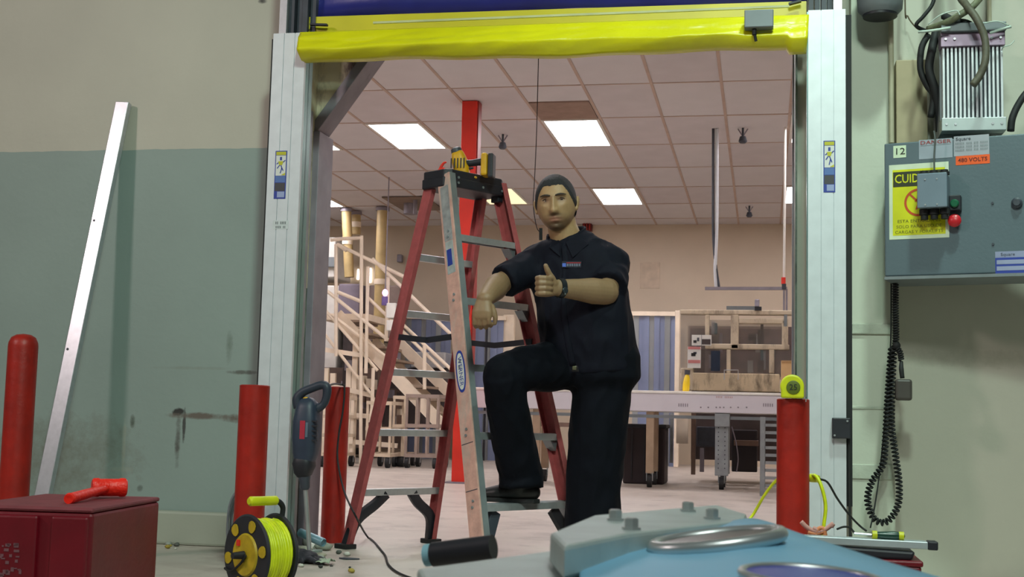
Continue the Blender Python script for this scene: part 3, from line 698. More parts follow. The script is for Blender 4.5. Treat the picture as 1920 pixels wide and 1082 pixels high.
# left hand: fist with raised thumb
ad = (WRL-ELL).normalized(); fu = V((0,0,1)); fu = (fu-ad*fu.dot(ad)).normalized(); fn_ = ad.cross(fu).normalized()
if fn_.y > 0: fn_ = -fn_                      # towards camera
w1 = WRL+ad*.012; k1 = w1+ad*.075
loft(bm, [(w1-ad*.01, .029, .025), (w1+ad*.022, .037, .024), (w1+ad*.05, .042, .024), (k1, .042, .020)], ref=fu, seg=20, sq=2.4)
for i, o_ in enumerate((.031, .0105, -.0105, -.031)):
    L_ = (.95, 1.0, .96, .82)[i]; r = (.0108, .011, .0105, .0095)[i]; a = k1+fu*o_-fn_*.010
    q = [a-ad*.02, a+ad*.006, a+ad*.020+fn_*.010, a+ad*.020+fn_*.032*L_, a+ad*.004+fn_*.043, a-ad*.018+fn_*.041, a-ad*.032+fn_*.034]
    loft(bm, [(q[0], r, r), (q[1], r*1.12, r*1.12), (q[2], r*1.02, r*1.02), (q[3], r*1.1, r*1.1), (q[4], r*1.0, r*1.0), (q[5], r*.95, r*.95), (q[6], r*.85, r*.85)], ref=fu, seg=14)
tb = w1+ad*.022+fu*.026+fn_*.012
T_ = [tb-fu*.012, tb+fu*.010+ad*.012, tb+fu*.026+ad*.024, tb+fu*.042+ad*.034, tb+fu*.058+ad*.042]
loft(bm, [(T_[0], .018, .016), (T_[1], .0155, .0145), (T_[2], .0122, .012), (T_[3], .0118, .0118), (T_[4], .0098, .009)], ref=ad, seg=16)
# legs under the trousers, feet inside the boots
HPR, KNR, ANR = V((-.835, 5.46, .845)), V((-1.045, 5.17, .800)), V((-1.005, 5.40, .345))
HPL, KNL, ANL = V((-.665, 5.47, .85)), V((-.692, 5.43, .46)), V((-.705, 5.47, .09))
for a, k, n_ in ((HPR, KNR, ANR), (HPL, KNL, ANL)):
    loft(bm, [(a, .075, .078), (a.lerp(k, .5), .066, .066), (k, .05, .05)], ref=(1,0,0), seg=18)
    loft(bm, [(k, .05, .05), (k.lerp(n_, .35), .048, .05), (n_, .033, .035)], ref=(1,0,0), seg=18)
body = remesh(bm, .0034, 3, .45)
# colour tint: skin, lips, beard shadow
nV = len(body.vertices); co = np.empty(nV*3); body.vertices.foreach_get('co', co); co = co.reshape(-1, 3)
loc = (co-np.array(HC)) @ np.array(HR) / HSC
base = np.array(S(176,138,100)[:3]); lip = np.array(S(170,118,98)[:3]); stub = np.array(S(92,72,60)[:3])
col = np.tile(base, (nV, 1)); gg = lambda x, s: np.exp(-(x/s)**2)
X_, Y_, Z_ = loc[:, 0], loc[:, 1], loc[:, 2]; isf = (Y_ > .03)
m1 = np.clip(1.5*isf*gg(np.abs(X_), .022)*gg(Z_+.071, .010), 0, 1)
st_ = isf*np.clip(gg(np.abs(X_), .030)*gg(Z_+.054, .007)*.9 + gg(np.abs(X_), .027)*gg(Z_+.100, .015)*1.0 + .42/(1+np.exp((Z_+.068)/.006)), 0, .8)
ey = isf*np.clip(gg(np.abs(X_)-.031, .020)*gg(Z_-.008, .013)*.75, 0, .75)  # eye sockets tinted darker, their shade painted into the skin
for a_, c_ in ((st_, stub), (m1, lip), (ey, np.array(S(110,72,58)[:3]))): col = col*(1-a_[:, None])+c_*a_[:, None]
at_l = body.color_attributes.new('tint', 'FLOAT_COLOR', 'POINT'); at_l.data.foreach_set('color', np.hstack([col, np.ones((nV, 1))]).ravel())
man = obj('person', body, M_SKIN, smooth='all'); tag(man, 'man in dark work clothes giving a thumbs-up, one foot on the ladder', 'person')
# eyes
for s in (-1, 1):
    e_ = head_pt(s*.031, .0662, .0065); b = NB(); ell(b, e_, (.0115, .0115, .0115), 20, HR); eo = obj('eye', b, mat('eye_white', S(190,180,170), .3), man, smooth='all')
    b = NB(); d = (fw+V((.20,0,-.02))).normalized(); lathe(b, [(.0056, 0), (.0050, .0012), (.001, .0018)], e_+d*.0103, d, 16); obj('iris', b, mat('dark_brown_iris', S(34,22,16), .2), eo, smooth=True)
    b = NB(); pts = [head_pt(s*(.0125+.0098*k), [.0895,.0900,.0890,.0855,.0790][k], .0245+.0035*math.sin(k*.75)) for k in range(5)]
    loft(b, [(p, r_, .0035) for p, r_ in zip(pts, (.0030,.0042,.0040,.0032,.0018))], ref=up, seg=10); obj('eyebrow', b, M_BROW, man, smooth='all')
    b = NB(); pts = [head_pt(s*(.031+.0135*math.cos(q)), .0815-.004*abs(math.cos(q))*2+.0, .007+.0068*math.sin(q)) for q in np.linspace(.2, math.pi-.2, 7)]
    tube(b, pts, .0012, 6); obj('eyelid_line', b, M_HAIR, man, smooth=True)
# hair: short cap above a hairline
b = NB(); res = bmesh.ops.create_uvsphere(b, u_segments=192, v_segments=120, radius=1.0); kill = []
for v in res['verts']:
    x, y, z = v.co; th = math.atan2(y, abs(x))            # pi/2 = front
    hl = .60 if th > .95 else (.60-(.95-th)*1.1 if th > .35 else (-.06-(.35-th)*.5))
    if th < -.2: hl = -.55
    hl += .03*noise.noise(Vector((x*9, y*9, z*4)))
    rx, ry, rz = .0845, .099, .1215
    Xx, Yy, Zz = x*rx, y*ry, z*rz
    if z < 0: k = -z; Xx *= 1-.11*k**1.8; Yy *= 1-.2*k
    if z > .2: Xx *= 1+.04*math.sin((z-.2)*3)
    fade = max(0, min(1, (z-hl)/.16)); kk = .955+.06*fade + .008*noise.noise(Vector((x*16, y*16, z*16)))
    v.co = HC + HR @ V((Xx*kk, Yy*kk, Zz*kk))*HSC
    if z < hl-.03: kill.append(v)
bmesh.ops.delete(b, geom=kill, context='VERTS')
o = obj('hair', b, M_HAIR, man, smooth='all'); sm = o.modifiers.new('s', 'SOLIDIFY'); sm.thickness = .006; sm.offset = -1
# shirt
def folds(seed, amp, sc, sc2):
    def fn(co, no):
        d = np.empty(len(co))
        for i, c in enumerate(co):
            d[i] = amp*(noise.noise(Vector((c[0]*sc, c[1]*sc, c[2]*sc2+seed))) + .5*(1-abs(noise.noise(Vector((c[0]*sc*2.1+4, c[1]*sc*2.1, c[2]*sc2*1.6+seed)))*3)) )
        return d
    return fn
bm = NB()
loft(bm, [(V((-.725, 5.46, .80)), .198, .15), (V((-.730, 5.46, .86)), .202, .155), (V((-.735, 5.45, .95)), .206, .165), (V((-.752, 5.44, 1.04)), .206, .16), (V((-.768, 5.445, 1.14)), .204, .145), (V((-.790, 5.45, 1.23)), .210, .128), (V((-.808, 5.452, 1.285)), .200, .112), (V((-.814, 5.45, 1.33)), .165, .095), (V((-.822, 5.45, 1.362)), .118, .084), (V((-.832, 5.445, 1.392)), .080, .076)], ref=(1,-.22,0), seg=36, sq=2.25, cap='flat')
for a_, c_ in ((V((-.872, 5.45, 1.335)), SHR+V((-.005,0,.004))), (V((-.778, 5.445, 1.345)), SHL+V((.0,0,.004)))):
    loft(bm, [(a_, .062, .080), (a_.lerp(c_, .35), .070, .080), (a_.lerp(c_, .7), .076, .080), (c_, .078, .079)], ref=(0,0,1), seg=24)
E1 = SHR.lerp(ELR, .88)
loft(bm, [(SHR.lerp(NK, .32), .075, .07), (SHR+V((.01,0,0)), .077, .075), (SHR.lerp(ELR, .45), .075, .072), (E1, .074, .070)], ref=(0,0,1), seg=24, cap='flat')
E2 = SHL.lerp(ELL, .80)
loft(bm, [(SHL.lerp(NK, .32), .066, .066), (SHL+V((-.01,0,-.01)), .076, .08), (SHL.lerp(ELL, .45), .080, .078), (E2, .080, .078)], ref=(1,0,0), seg=24, cap='flat')
shirt = remesh(bm, .009, 5, .5); displace(shirt, folds(3, .008, 9, 6))
so = obj('shirt', shirt, M_SHIRT, man, smooth='all'); s = so.modifiers.new('s', 'SUBSURF'); s.levels = 1; s.render_levels = 1
# collar: two folded leaves round the neck
for s in (-1, 1):
    b = NB(); pts = []
    for k in range(9):
        q = math.radians(-82+s*0) if False else None
        a_ = math.radians(270 + s*((36+k*18.5) if s > 0 else (62+k*15))); pts.append(V((-.836+.082*math.cos(a_), 5.446+.079*math.sin(a_), 1.378+.040*(1-math.cos(math.radians(k*20)))/2+(.022 if s > 0 else -.004)*math.sin(math.radians(min(k*22, 150))))))
    loft(b, [(p, (.012,.020,.024)[min(k, 2)], .005) for k, p in enumerate(pts)], ref=(0,0,1), seg=12, sq=3); obj('collar', b, M_SHIRT, so, smooth='all')
    # pointed collar tip on the chest
    continue
    b = NB(); c0 = V((-.838+s*.012, 5.352, 1.366)); prism(b, [c0, c0+V((s*.048, .018, .020)), c0+V((s*.052, -.004, -.012)), c0+V((s*.020, -.020, -.040))], (0, -.006, 0)); obj('collar_point', b, M_SHIRT, so, bevel=.002)
def shirt_front(px, py):             # ray cast the shirt from the front
    d = ray(px, py).normalized(); deps = bpy.context.evaluated_depsgraph_get(); oo = V((0,0,CAM_H))
    hit = so.ray_cast(oo-Vector(so.matrix_world.translation) if False else so.matrix_world.inverted() @ oo, d)
    return (so.matrix_world @ hit[1]) if hit[0] else P(px, py, 5.33)
bpy.context.view_layer.update()
pq = [shirt_front(x, y) for x, y in ((1058, 462), (1060, 490), (1058, 580), (1062, 620), (1068, 655), (1074, 685))]
for poly_ in (((1041,446),(1054,455),(1051,482),(1030,464)), ((1061,455),(1083,440),(1104,458),(1074,484))):
    b = NB(); prism(b, [shirt_front(*q)+V((0,-.004,0)) for q in poly_], (0,-.004,0)); obj('collar_point', b, M_SHIRT, so, bevel=.002)
b = NB(); loft(b, [(p+V((0,-.002,0)), .013, .003) for p in spl(pq, 4)], ref=(1,0,0), seg=8, sq=4, cap='flat'); obj('button_placket', b, M_SHIRT, so, smooth='all')
# chest patch (red line over pale print) and pocket
a = shirt_front(1072, 497); c_ = shirt_front(1090, 497); e0 = (c_-a).normalized(); nrm = e0.cross(V((0,0,1))).normalized()
if nrm.y > 0: nrm = -nrm
def patch(x0, x1, z0, z1, m, nm, off=.004):
    b = NB(); q = a+nrm*off; prism(b, [q+e0*x0+V((0,0,z0)), q+e0*x1+V((0,0,z0)), q+e0*x1+V((0,0,z1)), q+e0*x0+V((0,0,z1))], -nrm*.003); return obj(nm, b, m, so)
patch(-.042, .044, -.011, .016, mat('dark_patch', S(26,30,44), .7), 'name_patch'); patch(-.022, .042, .007, .011, mat('patch_red', S(150,40,50), .6), 'red_stripe', .0056)
patch(-.040, -.024, -.008, .007, mat('patch_blue', S(80,110,200), .6), 'blue_mark', .0056)
tx = text('patch_print', 'IIIIIIII', a+nrm*.0056+e0*.010+V((0,0,-.001)), .011, mat('patch_grey', S(150,160,185), .6), so, xdir=e0, ydir=(0,0,1), width=.058)
# trousers
bm = NB()
loft(bm, [(V((-.712, 5.46, .93)), .180, .142), (V((-.705, 5.462, .87)), .196, .155), (V((-.705, 5.465, .80)), .196, .155), (V((-.71, 5.47, .75)), .16, .125)], ref=(1,-.15,0), seg=32, cap='flat')
loft(bm, [(HPR+V((.03,0,.0)), .115, .12), (HPR.lerp(KNR, .25), .108, .11), (HPR.lerp(KNR, .6), .094, .095), (KNR+V((0,.01,-.012)), .082, .084)], ref=(0,0,1), seg=26)
K2 = KNR+V((.0,.0,-.01))
loft(bm, [(K2, .082, .084), (K2.lerp(ANR, .25), .086, .088), (K2.lerp(ANR, .6), .088, .092), (ANR+V((.004,-.015,.04)), .094, .10), (ANR+V((.008,-.02,-.028)), .098, .105)], ref=(1,.1,0), seg=26, cap='flat')
loft(bm, [(HPL, .13, .13), (V((-.676, 5.46, .70)), .126, .125), (V((-.690, 5.45, .52)), .120, .118), (V((-.698, 5.45, .30)), .116, .115), (V((-.702, 5.465, .06)), .120, .125)], ref=(1,0,0), seg=28, cap='flat')
tr = remesh(bm, .009, 6, .5); displace(tr, folds(11, .007, 9, 5))
to = obj('trousers', tr, M_TROUS, man, smooth='all'); s = to.modifiers.new('s', 'SUBSURF'); s.levels = 1; s.render_levels = 1
# belt with buckle
b = NB(); pts = [V((-.712+.190*math.cos(q), 5.463+.152*math.sin(q), .828+.004*math.sin(q))) for q in np.linspace(0, 2*math.pi, 40)]
bl = NB(); loft(bl, [(p, .018, .004) for p in pts], ref=(0,0,1), seg=8, sq=4, cap='flat'); obj('belt', bl, mat('black_leather_belt', S(18,18,20), .4), man, smooth='all'); b.free()
pbk = P(1077, 690, 5.285); b = NB(); obox(b, pbk, (1,0,0), (0,1,0), (0,0,1), (.018, .006, .016)); obj('belt_buckle', b, mat('dull_buckle', S(120,116,92), .35, .8), man, bevel=.004)
# boots
def boot(ank, fdir, nm='boot'):
    fdir = V(fdir).normalized(); sd_ = V((0,0,1)).cross(fdir); zf = ank.z-.075
    b = NB()
    loft(b, [(ank+V((0,0,.06))-fdir*.01, .048, .05), (ank+V((0,0,0))-fdir*.005, .046, .052), (ank+V((0,0,-.03))+fdir*.01, .045, .06)], ref=sd_, seg=20, cap='flat')
    H_ = lambda q, z: V((ank.x, ank.y, zf+z))+fdir*q
    loft(b, [(H_(-.055, .045), .036, .036), (H_(0, .046), .042, .042), (H_(.06, .042), .043, .038), (H_(.12, .034), .046, .030), (H_(.165, .028), .042, .024), (H_(.19, .024), .028, .018)], ref=sd_, seg=20)
    me = remesh(b, .006, 4, .5); bo = obj(nm, me, mat('black_boot_leather', S(26,24,26), .45, 0, .1, 20), man, smooth='all')
    b = NB(); poly = [H_(-.09, 0), H_(-.075, 0)+sd_*.036, H_(0, 0)+sd_*.038, H_(.07, 0)+sd_*.044, H_(.13, 0)+sd_*.048, H_(.19, 0)+sd_*.034, H_(.215, 0), H_(.19, 0)-sd_*.034, H_(.13, 0)-sd_*.046, H_(.07, 0)-sd_*.040, H_(0, 0)-sd_*.036, H_(-.075, 0)-sd_*.034]
    prism(b, poly, (0,0,.018)); obj('sole', b, MT['blackrub'], bo, bevel=.003)
ANRb = ANR+V((0, 0, 0)); ANRb.z = .257+.075
boot(ANRb, (-.75, .10, 0)); boot(V((-.705, 5.47, .0755)), (.1, -1, 0))
# wrist watch
b = NB(); c0 = WRL-ad*.006; loft(b, [(c0-ad*.012, .0405, .0365), (c0+ad*.010, .0395, .0355)], ref=fu, seg=28, cap='flat'); wt = obj('watch_strap', b, mat('black_watch_strap', S(22,26,32), .4), man, smooth=True)
b = NB(); cc = c0+fn_*.033-fu*.012; lathe(b, [(.013, 0), (.013, .005), (.010, .007)], cc, fn_, 20); obj('watch_face', b, mat('watch_face_steel', S(70,78,84), .25, .7), wt, smooth=True)
b = NB(); cyl(b, cc-fu*.012+fn_*.003, cc-fu*.016+fn_*.003, .0025, seg=8); obj('crown', b, MT['alu'], wt)
# ------------------------------------------------------------------ leaning aluminium bar
tp = P(232, 193, YW-.03); bt = G(62, 1075, 0.0); bt.y = max(bt.y, 4.95)
bt = P(80, 935, 5.28); t_ = (tp-bt).normalized(); bt0 = bt - t_*(bt.z/t_.z)
b = NB(); 
beam(b, bt0+t_*.004, tp, .068, .034, (1,0,0)); lb = obj('leaning_bar', b, mat('polished_bar_aluminium', S(204,206,212), .33, .7, .04, 40), bevel=.003); tag(lb, 'long flat aluminium bar leaning against the left wall', 'metal bar')
for q in (.365, .545):
    pass
for (x, y) in ((187, 411), (134, 657)):
    k = ((P(x, y, 5.4).z)-bt0.z)/(tp.z-bt0.z); c = bt0.lerp(tp, k); s_ = (V((1,0,0))-t_*t_.x).normalized(); n_ = t_.cross(s_); n_ = n_ if n_.y < 0 else -n_
    b = NB(); cyl(b, c+n_*.0165-s_*.018, c+n_*.0185-s_*.018, .006, seg=12); obj('bolt_hole', b, MT['dkgrey'], lb)

# ------------------------------------------------------------------ red steel chest with mallet
z0 = .372; c0, cl_, cr_ = G(175, 953, z0), G(12, 935, z0), G(300, 932, z0)
u_ = (cr_-c0); lu = u_.length; u_.normalize(); v_ = V((-u_.y, u_.x, 0)); lv = (cl_-c0).dot(v_)
M_CH = mat('dark_red_chest_paint', S(110,5,24), .42, 0, .1, 8, .1, 50); M_CHT = mat('pale_red_chest_top', S(124,52,60), .7, 0, .1, 20, .15, 60)  # lid in a paler, greyer red than the body
ch = thing('tool_chest', V((c0.x, c0.y, 0)), 'dark red steel tool chest in the lower left corner, the red mallet lying on it', 'tool chest')
def chest(q, a_, b_, z): return c0+u_*a_+v_*b_+V((0,0,z-z0))
def cbox(a0_, a1_, b0_, b1_, za, zb):
    b = NB(); obox(b, c0+u_*(a0_+a1_)/2+v_*(b0_+b1_)/2+V((0,0,(za+zb)/2-z0)), u_, v_, (0,0,1), (a1_-a0_, b1_-b0_, zb-za)); return b
obj('chest_body', cbox(0, lu, 0, lv, 0.0, z0-.012), M_CH, ch, bevel=.008)
obj('chest_lid', cbox(-.001, lu+.001, -.001, lv+.001, z0-.012, z0), M_CHT, ch, bevel=.006)
for k in (.12, .46, .72): pass
for b0_, b1_ in ((lv*.02, lv*.30), (lv*.40, lv*.74), (lv*.84, lv*.99)):
    obj('raised_panel', cbox(-.012, .002, b0_, b1_, .02, z0-.02), M_CH, ch, bevel=.006)
# worn pale print on the front panel
b = NB(); rnd = random.Random(3)
for k in range(26):
    bb = lv*(.50+rnd.random()*.17); zz = z0-.085-.075*rnd.random(); w_ = .003+.010*rnd.random(); h_ = .002+.008*rnd.random()
    obox(b, c0-u_*.0125+v_*bb+V((0,0,zz-z0)), u_, v_, (0,0,1), (.001, w_, h_))
obj('worn_print', b, mat('worn_grey_print', S(120,76,84), .7), ch)
# mallet
M_MAL = mat('orange_red_mallet_rubber', S(250,40,22), .45, 0, .04, 30, .3, 90)
q0, q1 = G(131, 935, z0+.012), G(205, 915, z0+.030)
ml = thing('mallet', V((q1.x, q1.y, z0)), 'bright red rubber mallet lying on the red tool chest', 'mallet')
hc_ = G(205, 914, z0+.028); ax_ = (G(237, 914, z0+.028)-G(172, 914, z0+.028)); hl_ = ax_.length; ax_.normalize()
b = NB(); lathe(b, [(.020, -hl_/2), (.024, -hl_/2+.004), (.0245, -hl_/2+.016), (.0225, -hl_/2+.02), (.0225, hl_/2-.02), (.0245, hl_/2-.016), (.024, hl_/2-.004), (.020, hl_/2)], hc_, ax_, 28); obj('mallet_head', b, M_MAL, ml, smooth=True)
b = NB(); tube(b, [hc_, hc_.lerp(q0, .3), hc_.lerp(q0, .6), q0], [.0095, .0105, .0125, .0135], 14); obj('handle', b, M_MAL, ml, smooth=True)
b = NB(); cyl(b, q0, q0+(q0-hc_).normalized()*.008, .0145, .012, 14); obj('handle_end', b, M_MAL, ml, smooth=True)

# ------------------------------------------------------------------ cable reel
RC = P(488, 1030, 3.85); RC.z = .168; rax = V((.56, .83, 0)).normalized()      # from front flange to back flange
fc = RC - rax*.045; R0 = .118
rl = thing('cable_reel', V((RC.x, RC.y, 0)), 'black cable reel wound with yellow cord and topped by a lime carrying handle', 'cable reel')
b = NB(); lathe(b, [(.02, 0), (R0, 0), (R0+.006, .006), (R0, .012), (.02, .012)], fc-rax*.008, rax, 48); obj('front_flange', b, MT['black'], rl, smooth=True)
b = NB(); lathe(b, [(.02, 0), (R0, 0), (R0+.006, .006), (R0, .012), (.02, .012)], fc+rax*.095, rax, 48); obj('back_flange', b, MT['black'], rl, smooth=True)
b = NB(); lathe(b, [(.06, 0), (.06, .095)], fc, rax, 32); obj('drum', b, MT['blackrub'], rl, smooth=True)
M_DY = mat('dull_yellow_plastic', S(186,156,24), .5, 0, .12, 30)
M_CORD = mat('yellow_cord', S(214,222,28), .42, 0, .08, 30)
s1 = V((0,0,1)); s2 = rax.cross(s1).normalized()
b = NB(); pts = []
for lay in range(2):
    n_ = 9
    for k in range(n_*28):
        a_ = 2*math.pi*k/28; f_ = k/(n_*28); f_ = f_ if lay == 0 else 1-f_
        rr = .093+.011*lay+.002*math.sin(a_*1.7+k*.01)
        pts.append(fc+rax*(.010+.080*f_)+ (s1*math.cos(a_)+s2*math.sin(a_))*rr)
tube(b, pts, .0056, 7); obj('wound_cord', b, M_CORD, rl, smooth='all')['kind'] = 'stuff'
b = NB(); lathe(b, [(.002, -.006), (.062, -.006), (.066, 0)], fc-rax*.008, rax, 40); obj('yellow_hub_disc', b, M_DY, rl, smooth=True)
for k in range(6):
    a_ = math.radians(20+60*k); d_ = s1*math.cos(a_)+s2*math.sin(a_); e_ = rax.cross(d_)
    b = NB(); c_ = fc-rax*.0095+d_*.092; poly = [c_+d_*r_*.017+e_*q_ for r_, q_ in ((-1,-.008),(-1.1,0),(-1,.008),(-.6,.014),(0,.018),(.6,.017),(1,.010),(1.1,0),(1,-.010),(.6,-.017),(0,-.018),(-.6,-.014))]; prism(b, poly, -rax*.002); obj('yellow_inset', b, M_DY, rl)
b = NB(); cyl(b, fc-rax*.016, fc-rax*.055+s2*.0, .013, .010, 16); obj('crank_knob', b, MT['black'], rl, smooth=True)
b = NB(); q_ = fc-rax*.016+s1*.035-s2*.03; obox(b, q_, rax, s1, s2, (.006, .018, .014)); obj('red_switch', b, MT['redcol'], rl)
b = NB(); tube(b, [fc-rax*.02+s2*.02, fc-rax*.022-s2*.01-s1*.03, fc-rax*.02-s2*.06-s1*.055, fc-rax*.012-s2*.105-s1*.05], .004, 8, 6); obj('plug_lead', b, MT['blackrub'], rl, smooth=True)
# frame and handle
b = NB(); top = RC.z+R0+.045; zb = RC.z+.02
Hb = fc+rax*.122
tube(b, [V((Hb.x, Hb.y, .012))+s2*.10, V((Hb.x, Hb.y, RC.z))+s2*.02, V((Hb.x, Hb.y, RC.z+.10)), V((Hb.x, Hb.y, top-.02)), V((Hb.x, Hb.y, top))-rax*.03, V((fc.x, fc.y, top))+rax*.02], .009, 8, 6); 
tube(b, [V((Hb.x, Hb.y, .012))-s2*.10, V((Hb.x, Hb.y, RC.z))-s2*.02], .009, 8); tube(b, [V((Hb.x, Hb.y, .012))-s2*.12, V((Hb.x, Hb.y, .012))+s2*.12], .009, 8)
tube(b, [V((fc.x, fc.y, .012))-s2*.12-rax*.02, V((Hb.x, Hb.y, .012))-s2*.12], .009, 8); tube(b, [V((fc.x, fc.y, .012))+s2*.12-rax*.02, V((Hb.x, Hb.y, .012))+s2*.12], .009, 8)
obj('reel_frame', b, MT['blackrub'], rl, smooth='all')
b = NB(); a_ = V((fc.x, fc.y, top))-rax*.005; lathe(b, [(.010, 0), (.015, .006), (.0145, .05), (.015, .10), (.010, .106)], a_, rax, 20); obj('carry_handle', b, MT['lime'], rl, smooth=True)

# ------------------------------------------------------------------ grey hose coil behind the bollard
b = NB(); hc2 = P(450, 960, 5.02)
pts = []
for k in range(9*24):
    a_ = 2*math.pi*k/24; f_ = k/(9*24); pts.append(V((hc2.x+(.050+.006*math.sin(k*.35))*math.cos(a_), hc2.y+.10*f_+.02*math.cos(a_), .152+.145*math.sin(a_)*(1-.06*math.sin(k*.21)))))
tube(b, pts, .0055, 6); tag(obj('hose_coil', b, mat('grey_hose', S(130,140,146), .5), smooth='all'), 'coil of thin grey hose standing behind the bollard by the left column', 'hose')

# ------------------------------------------------------------------ demolition hammer standing in the corner
YH = 5.13
def Hh(x, y, dy=0): return P(x, y, YH+dy)
M_HB = mat('slate_blue_tool_body', S(46,56,74), .45, 0, .1, 16)
hm = thing('demolition_hammer', V((Hh(578, 1050).x, YH, 0)), 'slate blue demolition hammer standing on its steel bit by the left jamb', 'power tool')
b = NB(); loft(b, [(Hh(577, 765), .045, .050), (Hh(576, 790), .055, .058), (Hh(575, 820), .056, .06), (Hh(573, 850), .050, .052), (Hh(571, 866), .040, .042)], ref=(1,0,0), seg=22, sq=3); obj('motor_housing', b, M_HB, hm, smooth='all')
b = NB(); loft(b, [(Hh(571, 862), .042, .046), (Hh(570, 872), .046, .05), (Hh(569, 880), .04, .042)], ref=(1,0,0), seg=22, sq=3); obj('collar', b, MT['black'], hm, smooth='all')
b = NB(); lathe(b, [(.026, 0), (.028, .02), (.022, .05), (.02, .075), (.013, .085)], Hh(570, 880), Hh(572, 912)-Hh(570, 880), 22); obj('chuck', b, MT['dkgrey'], hm, smooth=True)
b = NB(); e0_ = Hh(572, 905); e1_ = V((Hh(581, 1056).x, YH, .012)); cyl(b, e0_, e1_, .0095, seg=12); cyl(b, e1_, V((e1_.x, e1_.y, 0)), .009, .003, 12); obj('steel_bit', b, mat('bright_bit_steel', S(190,196,196), .35, .8), hm, smooth=True)
b = NB(); tube(b, [Hh(560, 765), Hh(558, 748), Hh(567, 736), Hh(585, 728), Hh(604, 722), Hh(613, 727), Hh(612, 745), Hh(605, 760), Hh(590, 768)], [.022,.022,.019,.018,.018,.019,.017,.016,.022], 14, 5); obj('d_handle', b, mat('dark_slate_grip', S(40,48,62), .5), hm, smooth='all')
b = NB(); tube(b, [Hh(566, 752, -.012), Hh(572, 748, -.016), Hh(577, 747, -.012)], [.007,.008,.006], 10, 3); obj('switch_lever', b, MT['yellow'], hm, smooth='all')
b = NB(); c_ = Hh(567, 806, -.058); obox(b, c_, (1,0,0), (0,1,0), (0,0,1), (.022, .004, .075)); obj('red_side_label', b, mat('label_red', S(170,40,60), .5), hm)
b = NB(); c_ = Hh(575, 806, -.058); obox(b, c_, (1,0,0), (0,1,0), (0,0,1), (.010, .004, .06)); obj('pale_side_label', b, mat('label_pale', S(90,105,120), .5), hm)
b = NB()
for k in range(5): obox(b, Hh(590, 790+k*9, -.045), (1,0,0), (0,1,0), (0,0,1), (.024, .012, .006))
obj('cooling_slots', b, MT['black'], hm)
# its cord: over the inner bollard and across the floor
pts = [Hh(613, 725), P(625, 720, 5.55), P(637, 721, 5.88), P(646, 726, 5.915), P(643, 770, 5.905), P(636, 810, 5.90), P(633, 860, 5.89), P(645, 920, 5.80), P(668, 970, 5.55), G(690, 1008, .006), G(720, 1038, .006), G(728, 1058, .006), G(745, 1073, .006), G(775, 1085, .006), G(830, 1100, .006)]
pts = [V((q.x, q.y, max(q.z, .0046))) for q in spl(pts, 6)]
b = NB(); tube(b, pts, .0045, 6); tag(obj('power_cord', b, MT['blackrub'], smooth=True), 'thin black power cord looping over the inner bollard onto the floor', 'cord')

# ------------------------------------------------------------------ clutter at the foot of the left column
b = NB(); ta, tb2 = P(562, 998, 5.34), P(607, 1018, 5.28); tl2 = (tb2-ta).length; lathe(b, [(.006, 0), (.018, .002), (.019, tl2-.004), (.016, tl2), (.015, tl2-.008)], ta, tb2-ta, 24); tag(obj('blue_tube', b, mat('blue_grey_tube', S(108,140,152), .35, .2), smooth=True), 'short blue grey tube lying slanted on the rubble by the jamb', 'tube')
def lump(name, c, r, m, lab, cat, seed, seg=14, group=None):
    b = NB(); ell(b, (0,0,0), r, seg)
    for v in b.verts: v.co *= 1+.35*noise.noise(Vector((v.co.x/r[0]*1.1+seed, v.co.y/r[1]*1.1, v.co.z/r[2]*1.1)))
    zmin = min(v.co.z for v in b.verts)
    for v in b.verts: v.co += V((c[0], c[1], -zmin))
    o = obj(name, b, m, smooth='all'); tag(o, lab, cat, group); return o
q = G(577, 1056); 
gl = thing('work_glove', V((q.x, q.y, 0)), 'crumpled dark work glove lying on the floor beside the steel bit', 'glove')
b = NB(); loft(b, [(q+V((-.075,.02,.022)), .022, .034), (q+V((-.03,.01,.028)), .027, .045), (q+V((.015,0,.024)), .022, .046)], ref=(0,0,1), seg=18)
for k in range(4): loft(b, [(q+V((.01,-.036+k*.023,.022)), .011, .011), (q+V((.045+.006*(k % 2),-.045+k*.028,.014)), .010, .010), (q+V((.072-.004*k,-.05+k*.03,.011)), .009, .009)], seg=10)
loft(b, [(q+V((-.03,-.03,.02)), .012, .012), (q+V((.0,-.062,.013)), .010, .010)], seg=10)
gm = remesh(b, .005, 4); displace(gm, folds(2, .004, 30, 30)); obj('glove_body', gm, mat('dark_glove', S(22,24,34), .7), gl, smooth='all')
b = NB(); obox(b, q+V((-.088,.022,.024)), (0,1,0), (0,0,1), (1,0,0), (.066, .044, .012)); obj('glove_cuff', b, MT['dkgrey'], gl, bevel=.004)
rg = NB()
for i in range(26):
    for j_ in range(22): pass
q = G(611, 1059); b = NB(); fr = []
for i in range(21):
    row = []
    for k in range(17):
        x = (i/20-.5)*.055; y = (k/16-.5)*.09; z = .003+.030*abs(noise.noise(Vector((x*28, y*28, 5))))+.012*math.exp(-((x/.05)**2+(y/.06)**2)); row.append(b.verts.new((q.x+x+.008*noise.noise(Vector((k*.6, 0, 1))), q.y+y+.01*noise.noise(Vector((i*.6, 3, 1))), z)))
    fr.append(row)
for i in range(20):
    for k in range(16): b.faces.new((fr[i][k], fr[i+1][k], fr[i+1][k+1], fr[i][k+1]))
o = obj('crumpled_rag', b, mat('pale_rag', S(150,162,142), .8), smooth='all'); o.modifiers.new('s', 'SOLIDIFY').thickness = .003; tag(o, 'small pale crumpled rag beside the dark glove', 'rag')
